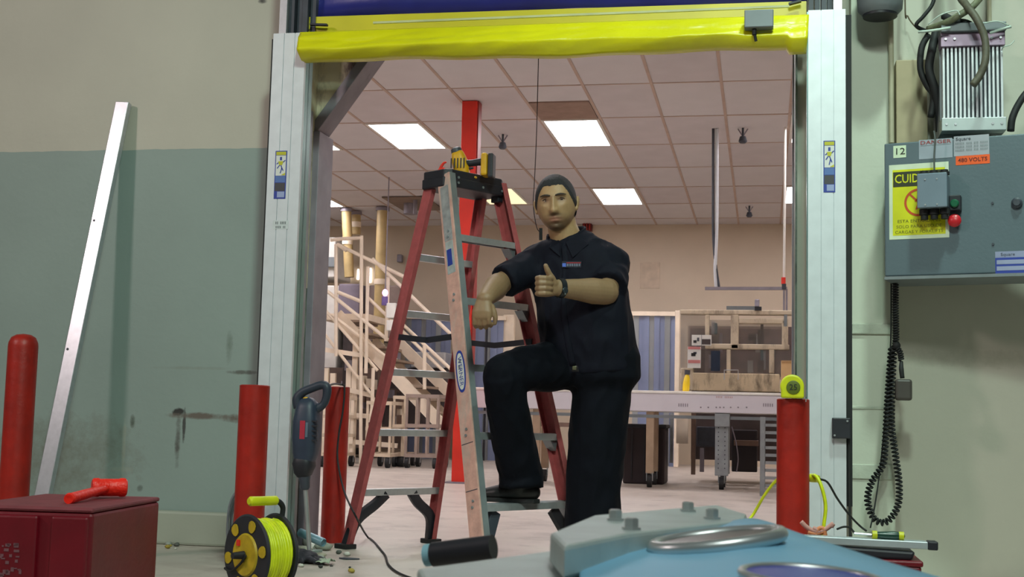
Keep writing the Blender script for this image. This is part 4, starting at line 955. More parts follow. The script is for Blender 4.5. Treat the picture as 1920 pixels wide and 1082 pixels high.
q = G(586, 1028); b = NB(); obox(b, q+V((0,0,.012)), V((.9,.3,0)).normalized(), V((-.3,.9,0)).normalized(), (0,0,1), (.024, .04, .024)); tag(obj('white_block', b, MT['white'], bevel=.003), 'small white block on the floor behind the dark glove', 'block')
b = NB(); q = G(648, 1049); prism(b, [q+V((-.03,.0,.001)), q+V((.0,.025,.001)), q+V((.06,.005,.001)), q+V((.01,-.018,.001))], (0,0,.006)); tag(obj('dark_shard', b, MT['dkgrey'], bevel=.001), 'flat dark scrap on the floor before the inner bollard', 'scrap')
rnd = random.Random(11); cols = [S(150,155,145), S(90,92,86), S(60,60,58), S(190,190,180), S(160,140,60)]; ms = [mat('rubble_piece', c, .8) for c in cols]
for k in range(22):
    px, py = (rnd.uniform(555, 660), rnd.uniform(1015, 1075)) if k < 14 else (rnd.uniform(305, 430), rnd.uniform(1018, 1035))
    q = G(px, py); s_ = rnd.uniform(.006, .016); lump('rubble', q, (s_, s_*rnd.uniform(.6, 1), s_*.6), ms[k % 5], 'small crumb of broken plaster on the floor by the doorway', 'rubble', k*3.1, 6, 'crumbs of plaster on the floor')
for k, (px, py, s_, h_) in enumerate(((562, 1022, .06, .075), (584, 1026, .05, .05), (606, 1032, .045, .035), (566, 1036, .05, .03), (600, 1046, .03, .02))):
    lump('plaster_lump', G(px, py), (s_, s_*.7, h_*.5), mat('pale_plaster', S(128+6*k,134+4*k,130), .85, 0, .15, 30, .4, 60), ('tallest pale lump of broken plaster propping the blue tube', 'pale plaster lump just right of the tallest one', 'low pale plaster lump at the right end of the tube', 'low pale plaster lump before the tallest one', 'smallest pale plaster lump beside the rag')[k], 'rubble', k*5.7, 12, 'lumps of plaster under the tube')
# flat plates leaning low by the jamb
b = NB(); q = G(575, 1036, .0); obox(b, q+V((-.03,.02,.006)), V((.95,-.3,0)).normalized(), V((.3,.95,0)).normalized(), (0,0,1), (.16, .09, .012)); tag(obj('grey_plate', b, mat('grey_green_plate', S(126,140,134), .5), bevel=.002), 'flat grey green plate lying under the glove and tube', 'plate')

# ------------------------------------------------------------------ right wall: pilaster, pipes, horn
M_PIL = wall_material('pale_green_white_column_paint', S(206,206,190), None, 0, [])
YP = 5.46
xa, xb = P(1597, 500, YP).x, P(1676, 500, YP).x
b = NB(); box(b, (xa, YP, 0), (xb, YW, 5.2)); pil = struct('trim_3', b, M_PIL, 'pale boxed column beside the right door column', 'pilaster')
for zz, h_, d_ in ((P(1640, 617, YP).z, .045, .010), (P(1640, 765, YP).z, .012, .004), (P(1640, 885, YP).z, .06, .006)):
    b = NB(); box(b, (xa-.001, YP-d_, zz-h_/2), (xb+.001, YP, zz+h_/2)); obj('joint_band', b, mat('chipped_band', S(190,192,176), .6, 0, .1, 12, .3, 30, dirt=S(140,120,104), dscale=9, damt=.35), pil, bevel=.004)
b = NB(); xc = P(1671, 150, 5.43).x; cyl(b, (xc, 5.43, P(1671, 268, 5.43).z), (xc, 5.43, 3.2), .011, seg=14)
tag(obj('conduit_pipe', b, mat('cream_pipe', S(186,176,150), .5), smooth=True), 'thin cream conduit pipe above the left edge of the grey cabinet', 'pipe')
b = NB(); xc = P(1855, 50, 5.56).x; cyl(b, (xc, 5.555, P(1855, 50, 5.56).z), (xc, 5.555, 3.2), .009, seg=12)
tag(obj('conduit_pipe', b, mat('cream_pipe', S(186,176,150), .5), smooth=True), 'thin pipe rising from the top of the ribbed heat sink', 'pipe')
# boxed duct behind the bundle
xa2, xb2 = P(1681, 300, 5.5).x, P(1740, 300, 5.5).x
b = NB(); box(b, (xa2, 5.5, 1.4), (xb2, YW, P(1700, 112, 5.5).z)); tag(obj('wall_duct', b, mat('tan_duct', S(178,160,130), .6), bevel=.004), 'tan boxed duct on the wall left of the ribbed heat sink', 'duct')
# grey horn / motor can at the top
q = P(1650, 10, 5.3); hn_ = thing('alarm_horn', q-V((0,0,.05)), 'dark grey round housing cut by the top edge of the picture', 'housing')
b = NB(); lathe(b, [(.03, -.075), (.070, -.07), (.088, -.05), (.092, .0), (.092, .16), (.07, .18)], q+V((0,0,.03)), (0,0,1), 36); obj('round_housing', b, MT['grey'], hn_, smooth=True)
b = NB(); lathe(b, [(.04, -.082), (.068, -.080), (.068, -.068)], q+V((0,0,.03)), (0,0,1), 30); obj('lower_rim', b, MT['black'], hn_, smooth=True)
b = NB(); cyl(b, q+V((0,.0,.1)), V((q.x, YW, q.z+.1)), .02); obj('wall_arm', b, MT['grey'], hn_)

# ------------------------------------------------------------------ electrical cabinet
cth = math.radians(16.0)      # stands slightly turned from the wall
YE = 5.22
E0 = P(1661, 521, YE); ex = V((math.cos(cth), -math.sin(cth), 0)); ey = V((math.sin(cth), math.cos(cth), 0)); ez = V((0,0,1))
he = P(1661, 268, YE).z-E0.z; we = .74; dpt = .26
M_CAB = mat('grey_green_cabinet', S(90,104,112), .4, .1, .03, 6, .05, 80)
cb = thing('electrical_cabinet', V((E0.x, YE, E0.z)), 'grey green wall-mounted electrical cabinet covered with warning stickers', 'electrical cabinet')
def CB(u, v, out=0.0): return E0+ex*u+ez*v-ey*out         # point on the door face
def cplate(u0, u1, v0, v1, o0, o1, m, nm, par=cb, bev=0): 
    b = NB(); obox(b, CB((u0+u1)/2, (v0+v1)/2, (o0+o1)/2), ex, ey, ez, (u1-u0, abs(o1-o0), v1-v0)); return obj(nm, b, m, par, bevel=bev)
cplate(0, we, 0, he, -dpt, -.018, M_CAB, 'cabinet_box', bev=.004); cplate(-.004, we, .006, he-.003, -.018, 0, M_CAB, 'cabinet_door', bev=.005)
cplate(-.004, we, -.008, .004, -dpt, .008, MT['grey'], 'bottom_lip')
def uv(px, py):
    d = ray(px, py); o_ = V((0,0,CAM_H)); t = (E0-o_).dot(ey)/d.dot(ey); q = o_+d*t-E0; return q.dot(ex), q.z
# door hardware
for px_, py_ in ((1907, 381), ):
    u, v = uv(px_, py_); b = NB(); lathe(b, [(.020, 0), (.020, .012), (.014, .016), (.012, .020)], CB(u, v), -ey, 24); obj('round_lock', b, MT['dkgrey'], cb, smooth=True)
for px_, py_ in ((1861, 381), (1862, 458)):
    u, v = uv(px_, py_); b = NB(); cyl(b, CB(u, v), CB(u, v, .004), .005, seg=10); obj('door_screw', b, MT['dkgrey'], cb)
def rect(px0, py0, px1, py1): 
    u0, v1 = uv(px0, py0); u1, v0 = uv(px1, py1); return u0, u1, v0, v1
def sign(nm, box_, m, lab, cat='sign', thick=.001):
    t = thing(nm, CB((box_[0]+box_[1])/2, box_[2], .001), lab, cat); cplate(box_[0], box_[1], box_[2], box_[3], 0, thick, m, 'sign_sheet', t); return t
def ctext(s, u, v, h, m, par, out=.0022, width=None, bold=0.0): return text('lettering', s, CB(u, v, out), h, m, par, xdir=ex, ydir=ez, width=width, depth=0.0, bold=bold)
r_ = rect(1675, 274, 1699, 295); t = sign('number_label', r_, mat('pale_green_label', S(205,220,190), .5), 'small pale label reading 12 at the cabinet top left corner', 'label'); ctext('12', (r_[0]+r_[1])/2, (r_[2]+r_[3])/2, .026, MT['ink'], t, width=.034)
u0, v1 = uv(1667, 315); u1, v0 = uv(1780, 447)
v1 = uv(1667, 312)[1]; yb = (u0, u1, v0+.004, v1+.004)
t = sign('caution_sign', yb, mat('caution_white', S(205,215,190), .5), 'yellow caution sign reading CUIDADO on the grey cabinet, partly behind a small box'); M_CY = mat('caution_yellow', S(205,205,10), .45); M_CK = mat('caution_black', S(44,48,20), .5)
w_, h_ = yb[1]-yb[0], yb[3]-yb[2]
cplate(yb[0]+w_*.06, yb[1]-w_*.06, yb[2]+h_*.05, yb[3]-h_*.07, .001, .0016, M_CY, 'yellow_field', t)
cplate(yb[0]+w_*.07, yb[1]-w_*.07, yb[3]-h_*.30, yb[3]-h_*.10, .0016, .0022, M_CK, 'black_band', t)
ctext('CUIDADO', (yb[0]+yb[1])/2, yb[3]-h_*.20, .034, M_CY, t, .0028, w_*.80, .012)
# no-pedestrian ring with a walking figure
rc_ = CB(yb[0]+w_*.5, yb[2]+h_*.48, .0024); M_RR = mat('sign_red', S(190,70,20), .5)
b = NB(); n_ = 40; ro, ri = h_*.185, h_*.155
for k in range(n_):
    a_, c_ = 2*math.pi*k/n_, 2*math.pi*(k+1)/n_; f_ = lambda r, q: rc_+ex*r*math.cos(q)+ez*r*math.sin(q)
    b.faces.new([b.verts.new(p) for p in (f_(ri, a_), f_(ro, a_), f_(ro, c_), f_(ri, c_))])
obj('red_ring', b, M_RR, t)
b = NB(); beam(b, rc_-ex*ri*.7+ez*ri*.7, rc_+ex*ri*.7-ez*ri*.7, .007, .0006, ex); obj('red_bar', b, M_RR, t)
b = NB(); cyl(b, rc_+ez*.028, rc_+ez*.028-ey*.0005, .006, seg=12)
for a_, c_ in (((0,.02),(0,-.002)), ((0,.016),(-.014,.004)), ((0,.016),(.012,.006)), ((0,0),(-.010,-.028)), ((0,0),(.012,-.026))): beam(b, rc_+ex*a_[0]+ez*a_[1], rc_+ex*c_[0]+ez*c_[1], .006, .0006, ex)
obj('walking_figure', b, M_RR, t)
M_CT = mat('caution_small_print', S(120,120,20), .5)
for k, s_ in enumerate(('ESTA ENTRADA ES', 'SOLO PARA USO DE', 'CARGAS Y FORKLIFTS')): ctext(s_, (yb[0]+yb[1])/2, yb[2]+h_*(.235-.072*k), .012, M_CT, t, .0024, w_*(.72+.04*k), .004)
r_ = rect(1723, 266, 1786, 293); r_ = (r_[0], r_[1], r_[2]-.004, r_[3]+.006); t = sign('danger_label', r_, mat('grey_white_label', S(150,158,170), .5), 'pale label with red heading DANGER at the top of the cabinet', 'label'); ctext('DANGER', (r_[0]+r_[1])/2, r_[3]-.012, .014, mat('label_red_ink', S(150,60,60), .5), t, width=.115, bold=.01)
b = NB(); 
for k in range(1): cplate(r_[0]+.006, r_[1]-.006, r_[3]-.024, r_[3]-.0225, .001, .0016, MT['grey'], 'rule_line', t)
r_ = rect(1788, 262, 1855, 290); r_ = (r_[0]+.001, r_[1], r_[2]+.002, r_[3]+.012); t = sign('maker_label', r_, mat('grey_white_label', S(160,162,172), .5), 'pale label with rows of small print above the orange strip', 'label')
ctext('Square', (r_[0]+r_[1])/2-.03, r_[3]-.012, .013, MT['dkgrey'], t, width=.055, bold=.01)
for k in range(3): ctext('IIIIII IIII III IIIII', (r_[0]+r_[1])/2, r_[3]-.030-.013*k, .008, MT['grey'], t, width=(r_[1]-r_[0])*.9, bold=.01)
r_ = rect(1792, 294, 1856, 306); r_ = (r_[0], r_[1], r_[2], r_[3]+.002); t = sign('voltage_label', r_, mat('orange_label', S(235,90,25), .5), 'orange strip label reading 480 VOLTS', 'label'); ctext('480 VOLTS', (r_[0]+r_[1])/2, (r_[2]+r_[3])/2, .015, mat('dark_red_ink', S(100,24,14), .5), t, width=(r_[1]-r_[0])*.86, bold=.012)
u0, v1 = uv(1866, 476); u1, v0 = uv(1925, 512); r_ = (u0, u1+.02, v0+.0, v1+.008); t = sign('rating_label', r_, mat('lilac_label', S(140,146,176), .5), 'pale label with blue bordered lines at the lower right of the cabinet', 'label')
h2 = r_[3]-r_[2]; cplate(r_[0], r_[1], r_[2], r_[3]-h2*.28, .001, .0016, M_SB, 'blue_border', t)
for k in range(2): cplate(r_[0]+.005, r_[1]-.005, r_[2]+.012+k*.024, r_[2]+.028+k*.024, .0016, .0022, mat('lilac_label', S(150,156,186), .5), 'pale_row', t)
ctext('Square', r_[0]+.045, r_[3]-.012, .012, MT['dkgrey'], t, width=.05)
# small control box hanging in front of the sign, with glands, buttons and a wire
u0, v1 = uv(1722, 337); u1, v0 = uv(1780, 397)
bq = thing('control_box', CB((u0+u1)/2, v0, .05), 'small blue grey control box hanging on the caution sign, glands above and below', 'control box')
M_BX = mat('blue_grey_box', S(116,130,144), .4, .2, .04, 10)
bw = .012
cplate(u0+bw, u1+bw-.008, v0+.006, v1+.004, .002, .085, M_BX, 'box_body', bq, .005); cplate(u0+bw-.002, u1+bw-.006, v0+.004, v1+.006, .085, .094, M_BX, 'box_cover', bq, .004)
for k in (.2, .52, .86):
    for vv, d_ in ((v0+.006, -1), (v1+.004, 1)):
        if d_ > 0 and k == .52: pass
        b = NB(); q = CB(u0+(u1-u0)*k+.006, vv, .045); cyl(b, q, q+ez*d_*(.022 if d_ < 0 else .012), .019, seg=14); cyl(b, q+ez*d_*(.022 if d_ < 0 else .012), q+ez*d_*(.040 if d_ < 0 else .020), .014, seg=14); obj('cable_gland', b, MT['blackrub'], bq, smooth=True)
for uu in (.3, .68):
    for vv in (.12, .86):
        b = NB(); q = CB(u0+(u1-u0)*uu+.006, v0+(v1-v0)*vv, .094); cyl(b, q, q-ey*.002, .0035, seg=8); obj('cover_screw', b, MT['alu'], bq)
u, v = uv(1793, 383); b = NB(); obox(b, CB(u, v, .02), ex, ey, ez, (.042, .04, .06)); obj('button_block', b, MT['black'], bq, bevel=.004)
b = NB(); lathe(b, [(.016, 0), (.016, .008), (.012, .012)], CB(u, v-.004, .04), -ey, 20); obj('green_button', b, mat('green_button', S(20,90,60), .35), bq, smooth=True)
u, v = uv(1792, 416); b = NB(); lathe(b, [(.012, 0), (.012, .018), (.024, .024), (.025, .034), (.018, .042), (.004, .045)], CB(u, v, .0), -ey, 24); obj('stop_button', b, mat('red_button', S(190,30,40), .35), bq, smooth=True)
b = NB(); q = CB((u0+u1)/2+.01, v1+.02, .045); tube(b, [q, q+ez*.06, q+ez*.12+ex*.004, q+ez*.16], .0035, 6, 4); obj('feed_wire', b, mat('grey_wire', S(80,86,84), .5), bq, smooth=True)
# heat sink / resistor bank above the cabinet
x0_, x1_ = P(1765, 150, 5.25).x, P(1884, 150, 5.25).x; zt_, zb_ = P(1820, 62, 5.25).z, P(1820, 246, 5.25).z
hs = thing('heat_sink', V(((x0_+x1_)/2, 5.3, zb_)), 'ribbed aluminium drive housing above the cabinet under tangled cables', 'drive unit')
obj('back_plate', bx((x0_, 5.30, zb_), (x1_, 5.50, zt_+.0)), MT['grey'], hs)
for k in range(15):
    xx = x0_+.010+(x1_-x0_-.02)*k/14; b = NB(); box(b, (xx-.0045, 5.252, zb_+.05), (xx+.0045, 5.31, zt_-.05)); obj('cooling_fin', b, MT['alu_cover'], hs, bevel=.0015)
obj('lower_plate', bx((x0_-.002, 5.235, zb_), (x1_+.002, 5.31, zb_+.052)), mat('pale_plate', S(170,178,178), .4, .5), hs, bevel=.002)
obj('upper_plate', bx((x0_-.002, 5.24, zt_-.055), (x1_+.002, 5.31, zt_-.0)), mat('mauve_plate', S(150,130,150), .4, .4), hs, bevel=.002)
obj('top_plate', bx((x0_-.002, 5.22, zt_), (x1_+.004, 5.5, zt_+.035)), MT['grey'], hs, bevel=.003)
for xx in (x0_+.016, x0_+.05, x1_-.05, x1_-.016):
    for zz in (zb_+.026, zt_-.026):
        b = NB(); cyl(b, (xx, 5.232, zz), (xx, 5.24, zz), .005, seg=8); obj('screw', b, MT['alu'], hs)
# cables and ties around it
def cable(nm, pts, r, m, lab, cat='cable', n=6, seg=8):
    b = NB(); tube(b, [P(x, y, Y) for x, y, Y in pts], r, seg, n); return tag(obj(nm, b, m, smooth='all'), lab, cat)
cable('braided_hose', [(1770,-330,5.56), (1780,-120,5.4), (1795,-20,5.3), (1812,10,5.2), (1830,34,5.15), (1846,70,5.14), (1848,110,5.13), (1838,140,5.13), (1824,160,5.13)], .015, mat('olive_braided_hose', S(84,80,66), .6, 0, .15, 60), 'thick olive hose hanging in front of the ribbed housing')
cable('grey_hose', [(1870,-330,5.56), (1862,-130,5.4), (1845,-25,5.3), (1828,8,5.22), (1800,28,5.2), (1775,42,5.22), (1740,55,5.28)], .014, mat('olive_hose', S(104,106,82), .6, 0, .15, 60), 'olive hose crossing above the ribbed housing to the left')
cable('black_cable', [(1750,-330,5.56), (1752,-120,5.45), (1752,-20,5.35), (1748,8,5.33), (1732,30,5.32), (1718,48,5.33), (1740,60,5.36)], .008, MT['blackrub'], 'shiny black cable curling down left of the olive hoses')
cable('black_cable', [(1740,66,5.38), (1728,90,5.36), (1726,130,5.36), (1738,160,5.36), (1750,180,5.36), (1745,220,5.36)], .013, MT['blackrub'], 'black cable bundle hanging down left of the ribbed housing, outer one')
cable('black_cable', [(1755,60,5.36), (1748,90,5.33), (1742,130,5.33), (1752,165,5.34), (1758,200,5.36), (1762,246,5.4)], .017, MT['blackrub'], 'thick black cable running close along the left side of the ribbed housing')
cable('black_cable', [(1770,30,5.3), (1790,40,5.26), (1812,44,5.24), (1826,52,5.24)], .016, MT['blackrub'], 'short thick black cable crossing behind the olive hoses')
cable('black_cable', [(2010,-330,5.57), (2005,60,5.5), (1965,140,5.35), (1930,168,5.3), (1910,195,5.28), (1898,222,5.27), (1895,246,5.27)], .014, MT['blackrub'], 'black cable curving into the top of the cabinet at the right edge')
cable('cable_tie', [(1722,60,5.22), (1750,57,5.2), (1782,52,5.2)], .0055, mat('white_tie', S(190,205,195), .5), 'white cable tie sticking out left above the ribbed housing', n=3)
cable('cable_tie', [(1856,62,5.2), (1880,54,5.2), (1896,50,5.2)], .0055, mat('white_tie', S(190,205,195), .5), 'white cable tie sticking out right above the ribbed housing', n=3)
cable('cable_tie', [(1740,46,5.2), (1764,28,5.18), (1792,20,5.18), (1800,28,5.18)], .0026, mat('white_tie', S(190,205,195), .5), 'thin pale tie looping over the hoses')
cable('cable_tie', [(1842,44,5.18), (1870,40,5.18), (1892,48,5.2)], .0026, mat('white_tie', S(190,205,195), .5), 'thin pale tie arching over the right end of the ribbed housing')
cable('cable_tie', [(1878,94,5.24), (1882,88,5.2), (1894,84,5.19), (1902,76,5.19)], .0022, mat('white_tie', S(190,205,195), .5), 'thin pale tie end curling right of the ribbed housing')
cable('thin_wire', [(1697,-320,5.57), (1697,0,5.5), (1702,30,5.5), (1716,50,5.45), (1726,56,5.4)], .003, mat('brown_wire', S(90,74,56), .6), 'thin brown wire hanging beside the dark round housing')
# coiled pendant cord below the cabinet
YK = 5.34
def coil(path, R_, r, turns, m, lab, nm='coiled_cord'):
    pts = spl([P(x, y, YK+dy) for x, y, dy in path], 24); L_ = [0]
    for a, c in zip(pts, pts[1:]): L_.append(L_[-1]+(c-a).length)
    out = []; n_ = turns*9
    for k in range(n_+1):
        s_ = L_[-1]*k/n_; i = min(max(0, next((j for j, l in enumerate(L_) if l >= s_), len(L_)-1)-1), len(pts)-2); f_ = (s_-L_[i])/max(1e-6, L_[i+1]-L_[i]); p = pts[i].lerp(pts[i+1], f_)
        t = (pts[i+1]-pts[i]).normalized(); s1_ = V((0,1,0)); s2_ = t.cross(s1_).normalized(); a_ = 2*math.pi*k/9
        out.append(p+(s1_*math.cos(a_)+s2_*math.sin(a_))*R_)
    b = NB(); tube(b, out, r, 6); return tag(obj(nm, b, m, smooth='all'), lab, 'cord')
coil([(1679,528,0), (1679,580,0), (1680,630,0), (1678,655,0)], .010, .0042, 26, MT['blackrub'], 'straight black coiled cord dropping from the cabinet bottom')
coil([(1672,650,.01), (1668,700,.01), (1664,760,.0), (1660,830,0), (1655,872,0), (1634,905,0), (1627,940,0), (1640,974,0), (1663,978,0), (1683,950,0), (1686,910,0), (1680,860,0), (1672,800,0), (1672,740,0), (1674,690,0), (1676,655,0)], .011, .0042, 92, MT['blackrub'], 'long black coiled cord looping almost to the floor below the cabinet')
coil([(1682,652,-.02), (1688,662,-.02), (1690,676,-.02)], .009, .004, 6, MT['blackrub'], 'short end of the black coiled cord above the pendant switch')
pq_ = P(1694, 731, YK-.03); pd = thing('pendant_switch', pq_-V((0,0,.045)), 'small dark pendant switch box hanging on the coiled cord', 'switch')
obj('switch_body', bx((pq_.x-.032, pq_.y-.02, pq_.z-.042), (pq_.x+.032, pq_.y+.02, pq_.z+.042)), mat('dark_brown_plastic', S(66,60,56), .5), pd, bevel=.010)
b = NB(); tube(b, [P(1690, 678, YK-.02), P(1690, 692, YK-.03), pq_+V((-.004,0,.045))], [.007,.010,.009], 10, 4); obj('strain_relief', b, MT['blackrub'], pd, smooth='all')
cable('thin_wire', [(1671,530,5.38), (1670,640,5.38), (1662,760,5.36), (1650,880,5.34), (1640,950,5.32), (1632,990,5.3)], .0028, MT['blackrub'], 'thin dark wire hanging beside the coiled cord')
b = NB(); q = P(1681, 648, YK-.015); ell(b, q, (.016,.014,.016), 14); tag(obj('cord_knot', b, MT['blackrub'], smooth='all'), 'dark tie knot gathering the coiled cord', 'tie')
# yellow extension cord and plug by the right bollard
cable('extension_cord', [(1362,1084,5.1), (1390,1000,4.9), (1414,962,4.9), (1436,925,4.85), (1462,896,4.82), (1500,884,4.80)], .0055, M_CORD, 'yellow cord slanting up from the floor behind the right bollard', 'cord')
cable('extension_cord', [(1518,893,4.80), (1530,893,4.74), (1541,915,4.72), (1548,950,4.72), (1544,990,4.72), (1540,1040,4.72), (1538,1112,4.72)], .0065, M_CORD, 'yellow cord hanging in an arc right of the right bollard', 'cord')
b = NB(); q0_, q1_ = P(1521, 896, 4.78), P(1534, 898, 4.76); cyl(b, q0_, q1_, .016, .013, 16); tag(obj('cord_connector', b, MT['lime'], smooth=True), 'short yellow connector beside the right bollard', 'connector')
cable('black_lead', [(1536,898,4.76), (1552,905,4.8), (1570,935,4.9), (1592,965,5.0), (1612,986,5.05), (1625,996,5.05)], .004, MT['blackrub'], 'black lead running down right from the yellow connector', 'cord')
cable('black_lead', [(1570,992,4.9), (1582,988,4.95), (1594,990,5.0), (1604,1002,5.0)], .004, MT['blackrub'], 'short black lead arching at the foot of the right column', 'cord')
# tape measure on the right bollard
q = P(1485, 727, 4.64); tm_ = thing('tape_measure', V((q.x, q.y, P(1487, 748, 4.70).z)), 'lime yellow tape measure standing on the right bollard', 'tape measure')
b = NB(); r_ = .041; zb0 = P(1487, 748, 4.70).z+.001; cz = zb0+r_
poly = [V((q.x+r_*math.cos(a_), q.y-.022, cz+r_*math.sin(a_))) for a_ in np.linspace(-.05*math.pi, 1.12*math.pi, 30)]+[V((q.x-r_*.92, q.y-.022, zb0)), V((q.x+r_, q.y-.022, zb0))]
prism(b, poly, (0, .044, 0)); obj('tape_case', b, MT['lime'], tm_, bevel=.006)
b = NB(); lathe(b, [(.024, 0), (.024, .002), (.020, .003)], (q.x+.004, q.y-.0225, cz-.004), (0,-1,0), 28); obj('round_badge', b, mat('dark_lime_badge', S(90,100,20), .5), tm_, smooth=True)
text('badge_letters', '25', (q.x+.004, q.y-.0262, cz-.004), .020, MT['ink'], tm_, width=.026)
b = NB(); box(b, (q.x+r_*.8, q.y-.012, zb0), (q.x+r_+.008, q.y+.012, zb0+.004)); box(b, (q.x+r_+.005, q.y-.012, zb0-.012), (q.x+r_+.008, q.y+.012, zb0+.004)); obj('tape_hook', b, MT['alu'], tm_)

# ------------------------------------------------------------------ open red tool box with tools at the lower right
YT = 3.35; zt2 = P(1660, 1050, YT).z
xl_, xr_ = P(1560, 1050, YT).x, P(1728, 1050, YT).x
tb_ = thing('tool_box', V(((xl_+xr_)/2, YT+.08, 0)), 'low red steel tool box at the lower right with tools laid across it', 'tool box')
obj('box_body', bx((xl_-.12, YT, 0), (xr_, YT+.22, zt2-.012)), M_CH, tb_, bevel=.006); obj('box_rim', bx((xl_-.123, YT-.004, zt2-.014), (xr_+.004, YT+.224, zt2)), M_CH, tb_, bevel=.004)
b = NB(); za = P(1660, 1034, YT).z; prism(b, [V((xl_-.05, YT+.015, zt2)), V((xr_-.02, YT+.015, zt2)), V((xr_-.012, YT+.015, za)), V((xl_-.05, YT+.015, za+.008))], (0, .12, 0)); tag(obj('black_case', b, MT['black'], bevel=.006), 'flat black case lying on the red tool box', 'case')
lvl = thing('spirit_level', V(((xl_+xr_)/2, YT+.05, za+.004)), 'long pale aluminium level with a black end cap lying on the black case', 'level')
A_, B_ = P(1508, 1010, YT+.04), P(1738, 1022, YT+.04); A_.z = max(A_.z, za+.016)
b = NB(); beam(b, A_, B_, .018, .045, (0,0,1)); obj('level_bar', b, mat('pale_aluminium', S(190,200,205), .4, .5), lvl, bevel=.002)
b = NB(); beam(b, B_, B_+(B_-A_).normalized()*.024, .021, .048, (0,0,1)); obj('end_cap', b, MT['black'], lvl, bevel=.003)
sc_ = thing('screwdriver', P(1665, 1008, YT+.05), 'screwdriver with dark green handle and yellow ends lying on the level', 'screwdriver')
q0_, q1_ = P(1640, 1003, YT+.04), P(1690, 1005, YT+.04)
b = NB(); loft(b, [(q0_, .008, .008), (q0_.lerp(q1_, .3), .0095, .0095), (q0_.lerp(q1_, .7), .011, .011), (q1_, .009, .009)], seg=14); obj('handle', b, mat('dark_green_handle', S(30,64,54), .25), sc_, smooth='all')
for q in (q0_, q1_):
    b = NB(); cyl(b, q-V((.006,0,0)), q+V((.006,0,0)), .0105, seg=14); obj('yellow_ring', b, MT['lime'], sc_, smooth=True)
b = NB(); cyl(b, q0_, q0_-V((.05,0,-.002)), .003, seg=8); obj('shaft', b, MT['alu'], sc_)
# orange frayed wires
wr = thing('wire_bundle', P(1530, 1046, 3.5), 'tangle of orange and pink wire ends beside the foot of the right bollard', 'wires')
for k, pts in enumerate((((1502,974),(1512,984),(1524,991),(1538,994)), ((1520,1046),(1526,1010),(1535,988),(1546,993),(1550,1044)), ((1538,994),(1552,986),(1562,978),(1558,984)), ((1515,994),(1530,997),(1548,992)), ((1524,986),(1534,992),(1528,998)))):
    b = NB(); tube(b, [P(x, y+4, 3.5) for x, y in pts], .006, 8, 5); obj('wire', b, mat('orange_wire', S(225,140,95), .5) if k % 2 else mat('pink_wire', S(205,150,140), .5), wr, smooth='all')

# ------------------------------------------------------------------ blue machine the camera rests on
M_MB = mat('light_blue_machine_paint', S(138,200,232), .5, 0, .03, 8, .04, 40)
M_MG = mat('grey_machine_plate', S(184,198,196), .45, .2, .06, 20, .1, 60)
M_CHR = mat('chrome_ring', S(200,205,205), .34, .75, .03, 20)
mc = thing('blue_machine', (-.02, .8, 0), 'blue painted machine hood with bolted grey plate and chrome oval, close in the foreground', 'machine')
def mp(x, y, D_): 
    d = ray(x, y); return V((0,0,CAM_H))+d*D_
# hood: closed rounded shell built on a grid of height over its length
Zh = .505
hoodpts = dict()
b = NB(); rows = []
edge = [(1090,1048,.95),(1089,1030,.97),(1102,1018,1.0),(1228,1004,1.03),(1330,986,1.06),(1398,972,1.08),(1440,978,1.06),(1500,1000,1.0),(1580,1026,.92),(1680,1058,.84),(1790,1090,.76)]
top = [mp(*e) for e in spl([V((x, y, D_)) for x, y, D_ in edge], 5)]
near = [mp(1074+820*max(0, (p_-4)/(len(top)-5)), 1500, .40) for p_ in range(len(top))]
n_ = len(top); grid = []
for i in range(n_):
    colr = []; p = top[i]; q = near[i]
    colr.append(V((p.x, p.y+.012, p.z-.30))); colr.append(V((p.x, p.y+.010, p.z-.03))); colr.append(V((p.x, p.y+.006, p.z-.010)))
    for k in range(9):
        f = k/8; s_ = p.lerp(q, f); s_.z += .004*math.sin(math.pi*f); colr.append(s_)
    colr.append(V((q.x, q.y-.01, q.z-.30)))
    grid.append([b.verts.new(c) for c in colr])
for i in range(n_-1):
    for k in range(len(grid[0])-1): b.faces.new((grid[i][k], grid[i+1][k], grid[i+1][k+1], grid[i][k+1]))
for g_ in (grid[0], grid[-1]): b.faces.new(g_)
b.faces.new([g_[0] for g_ in grid]+[g_[-1] for g_ in grid][::-1])
obj('hood', b, M_MB, mc, smooth='all')
# stepped grey plate behind the hood
def plate(pts, th, m, nm, bev=.003):
    b = NB(); prism(b, [V(p) for p in pts], (0,0,-th)); return obj(nm, b, m, mc, bevel=bev)
zp = mp(1200, 965, 1.12).z
plate([G(1032, 998, zp), G(1058, 1024, zp), G(1180, 1000, zp), G(1392, 976, zp), G(1400, 963, zp), G(1345, 946, zp), G(1110, 966, zp)], .022, M_MG, 'bolted_plate')
plate([G(1032, 1000, zp-.005), G(1058, 1026, zp-.005), G(1110, 1018, zp-.005), G(1100, 985, zp-.005)], .10, M_MG, 'plate_foot')
zq = G(900, 1060, .49).z; zq = .497
plate([G(782, 1066, zq), G(800, 1100, zq), G(1060, 1082, zq), G(1092, 1040, zq), G(1048, 1030, zq)], .03, M_MG, 'lower_plate')
plate([G(1040, 1026, zq+.0), G(1060, 1075, zq), G(1110, 1075, zq), G(1100, 1010, zq)], .08, mat('blue_grey_plate_side', S(110,140,168), .45, .3), 'hood_bracket')
for x, y in ((1154, 962), (1184, 978), (1290, 947), (1335, 960)):
    q = G(x, y, zp+.006); b = NB(); lathe(b, [(.0075, -.008), (.0075, -.004), (.0055, -.004), (.0055, .002), (.004, .003)], q, (0,0,1), 6 if True else 12); obj('bolt', b, M_CHR, mc)
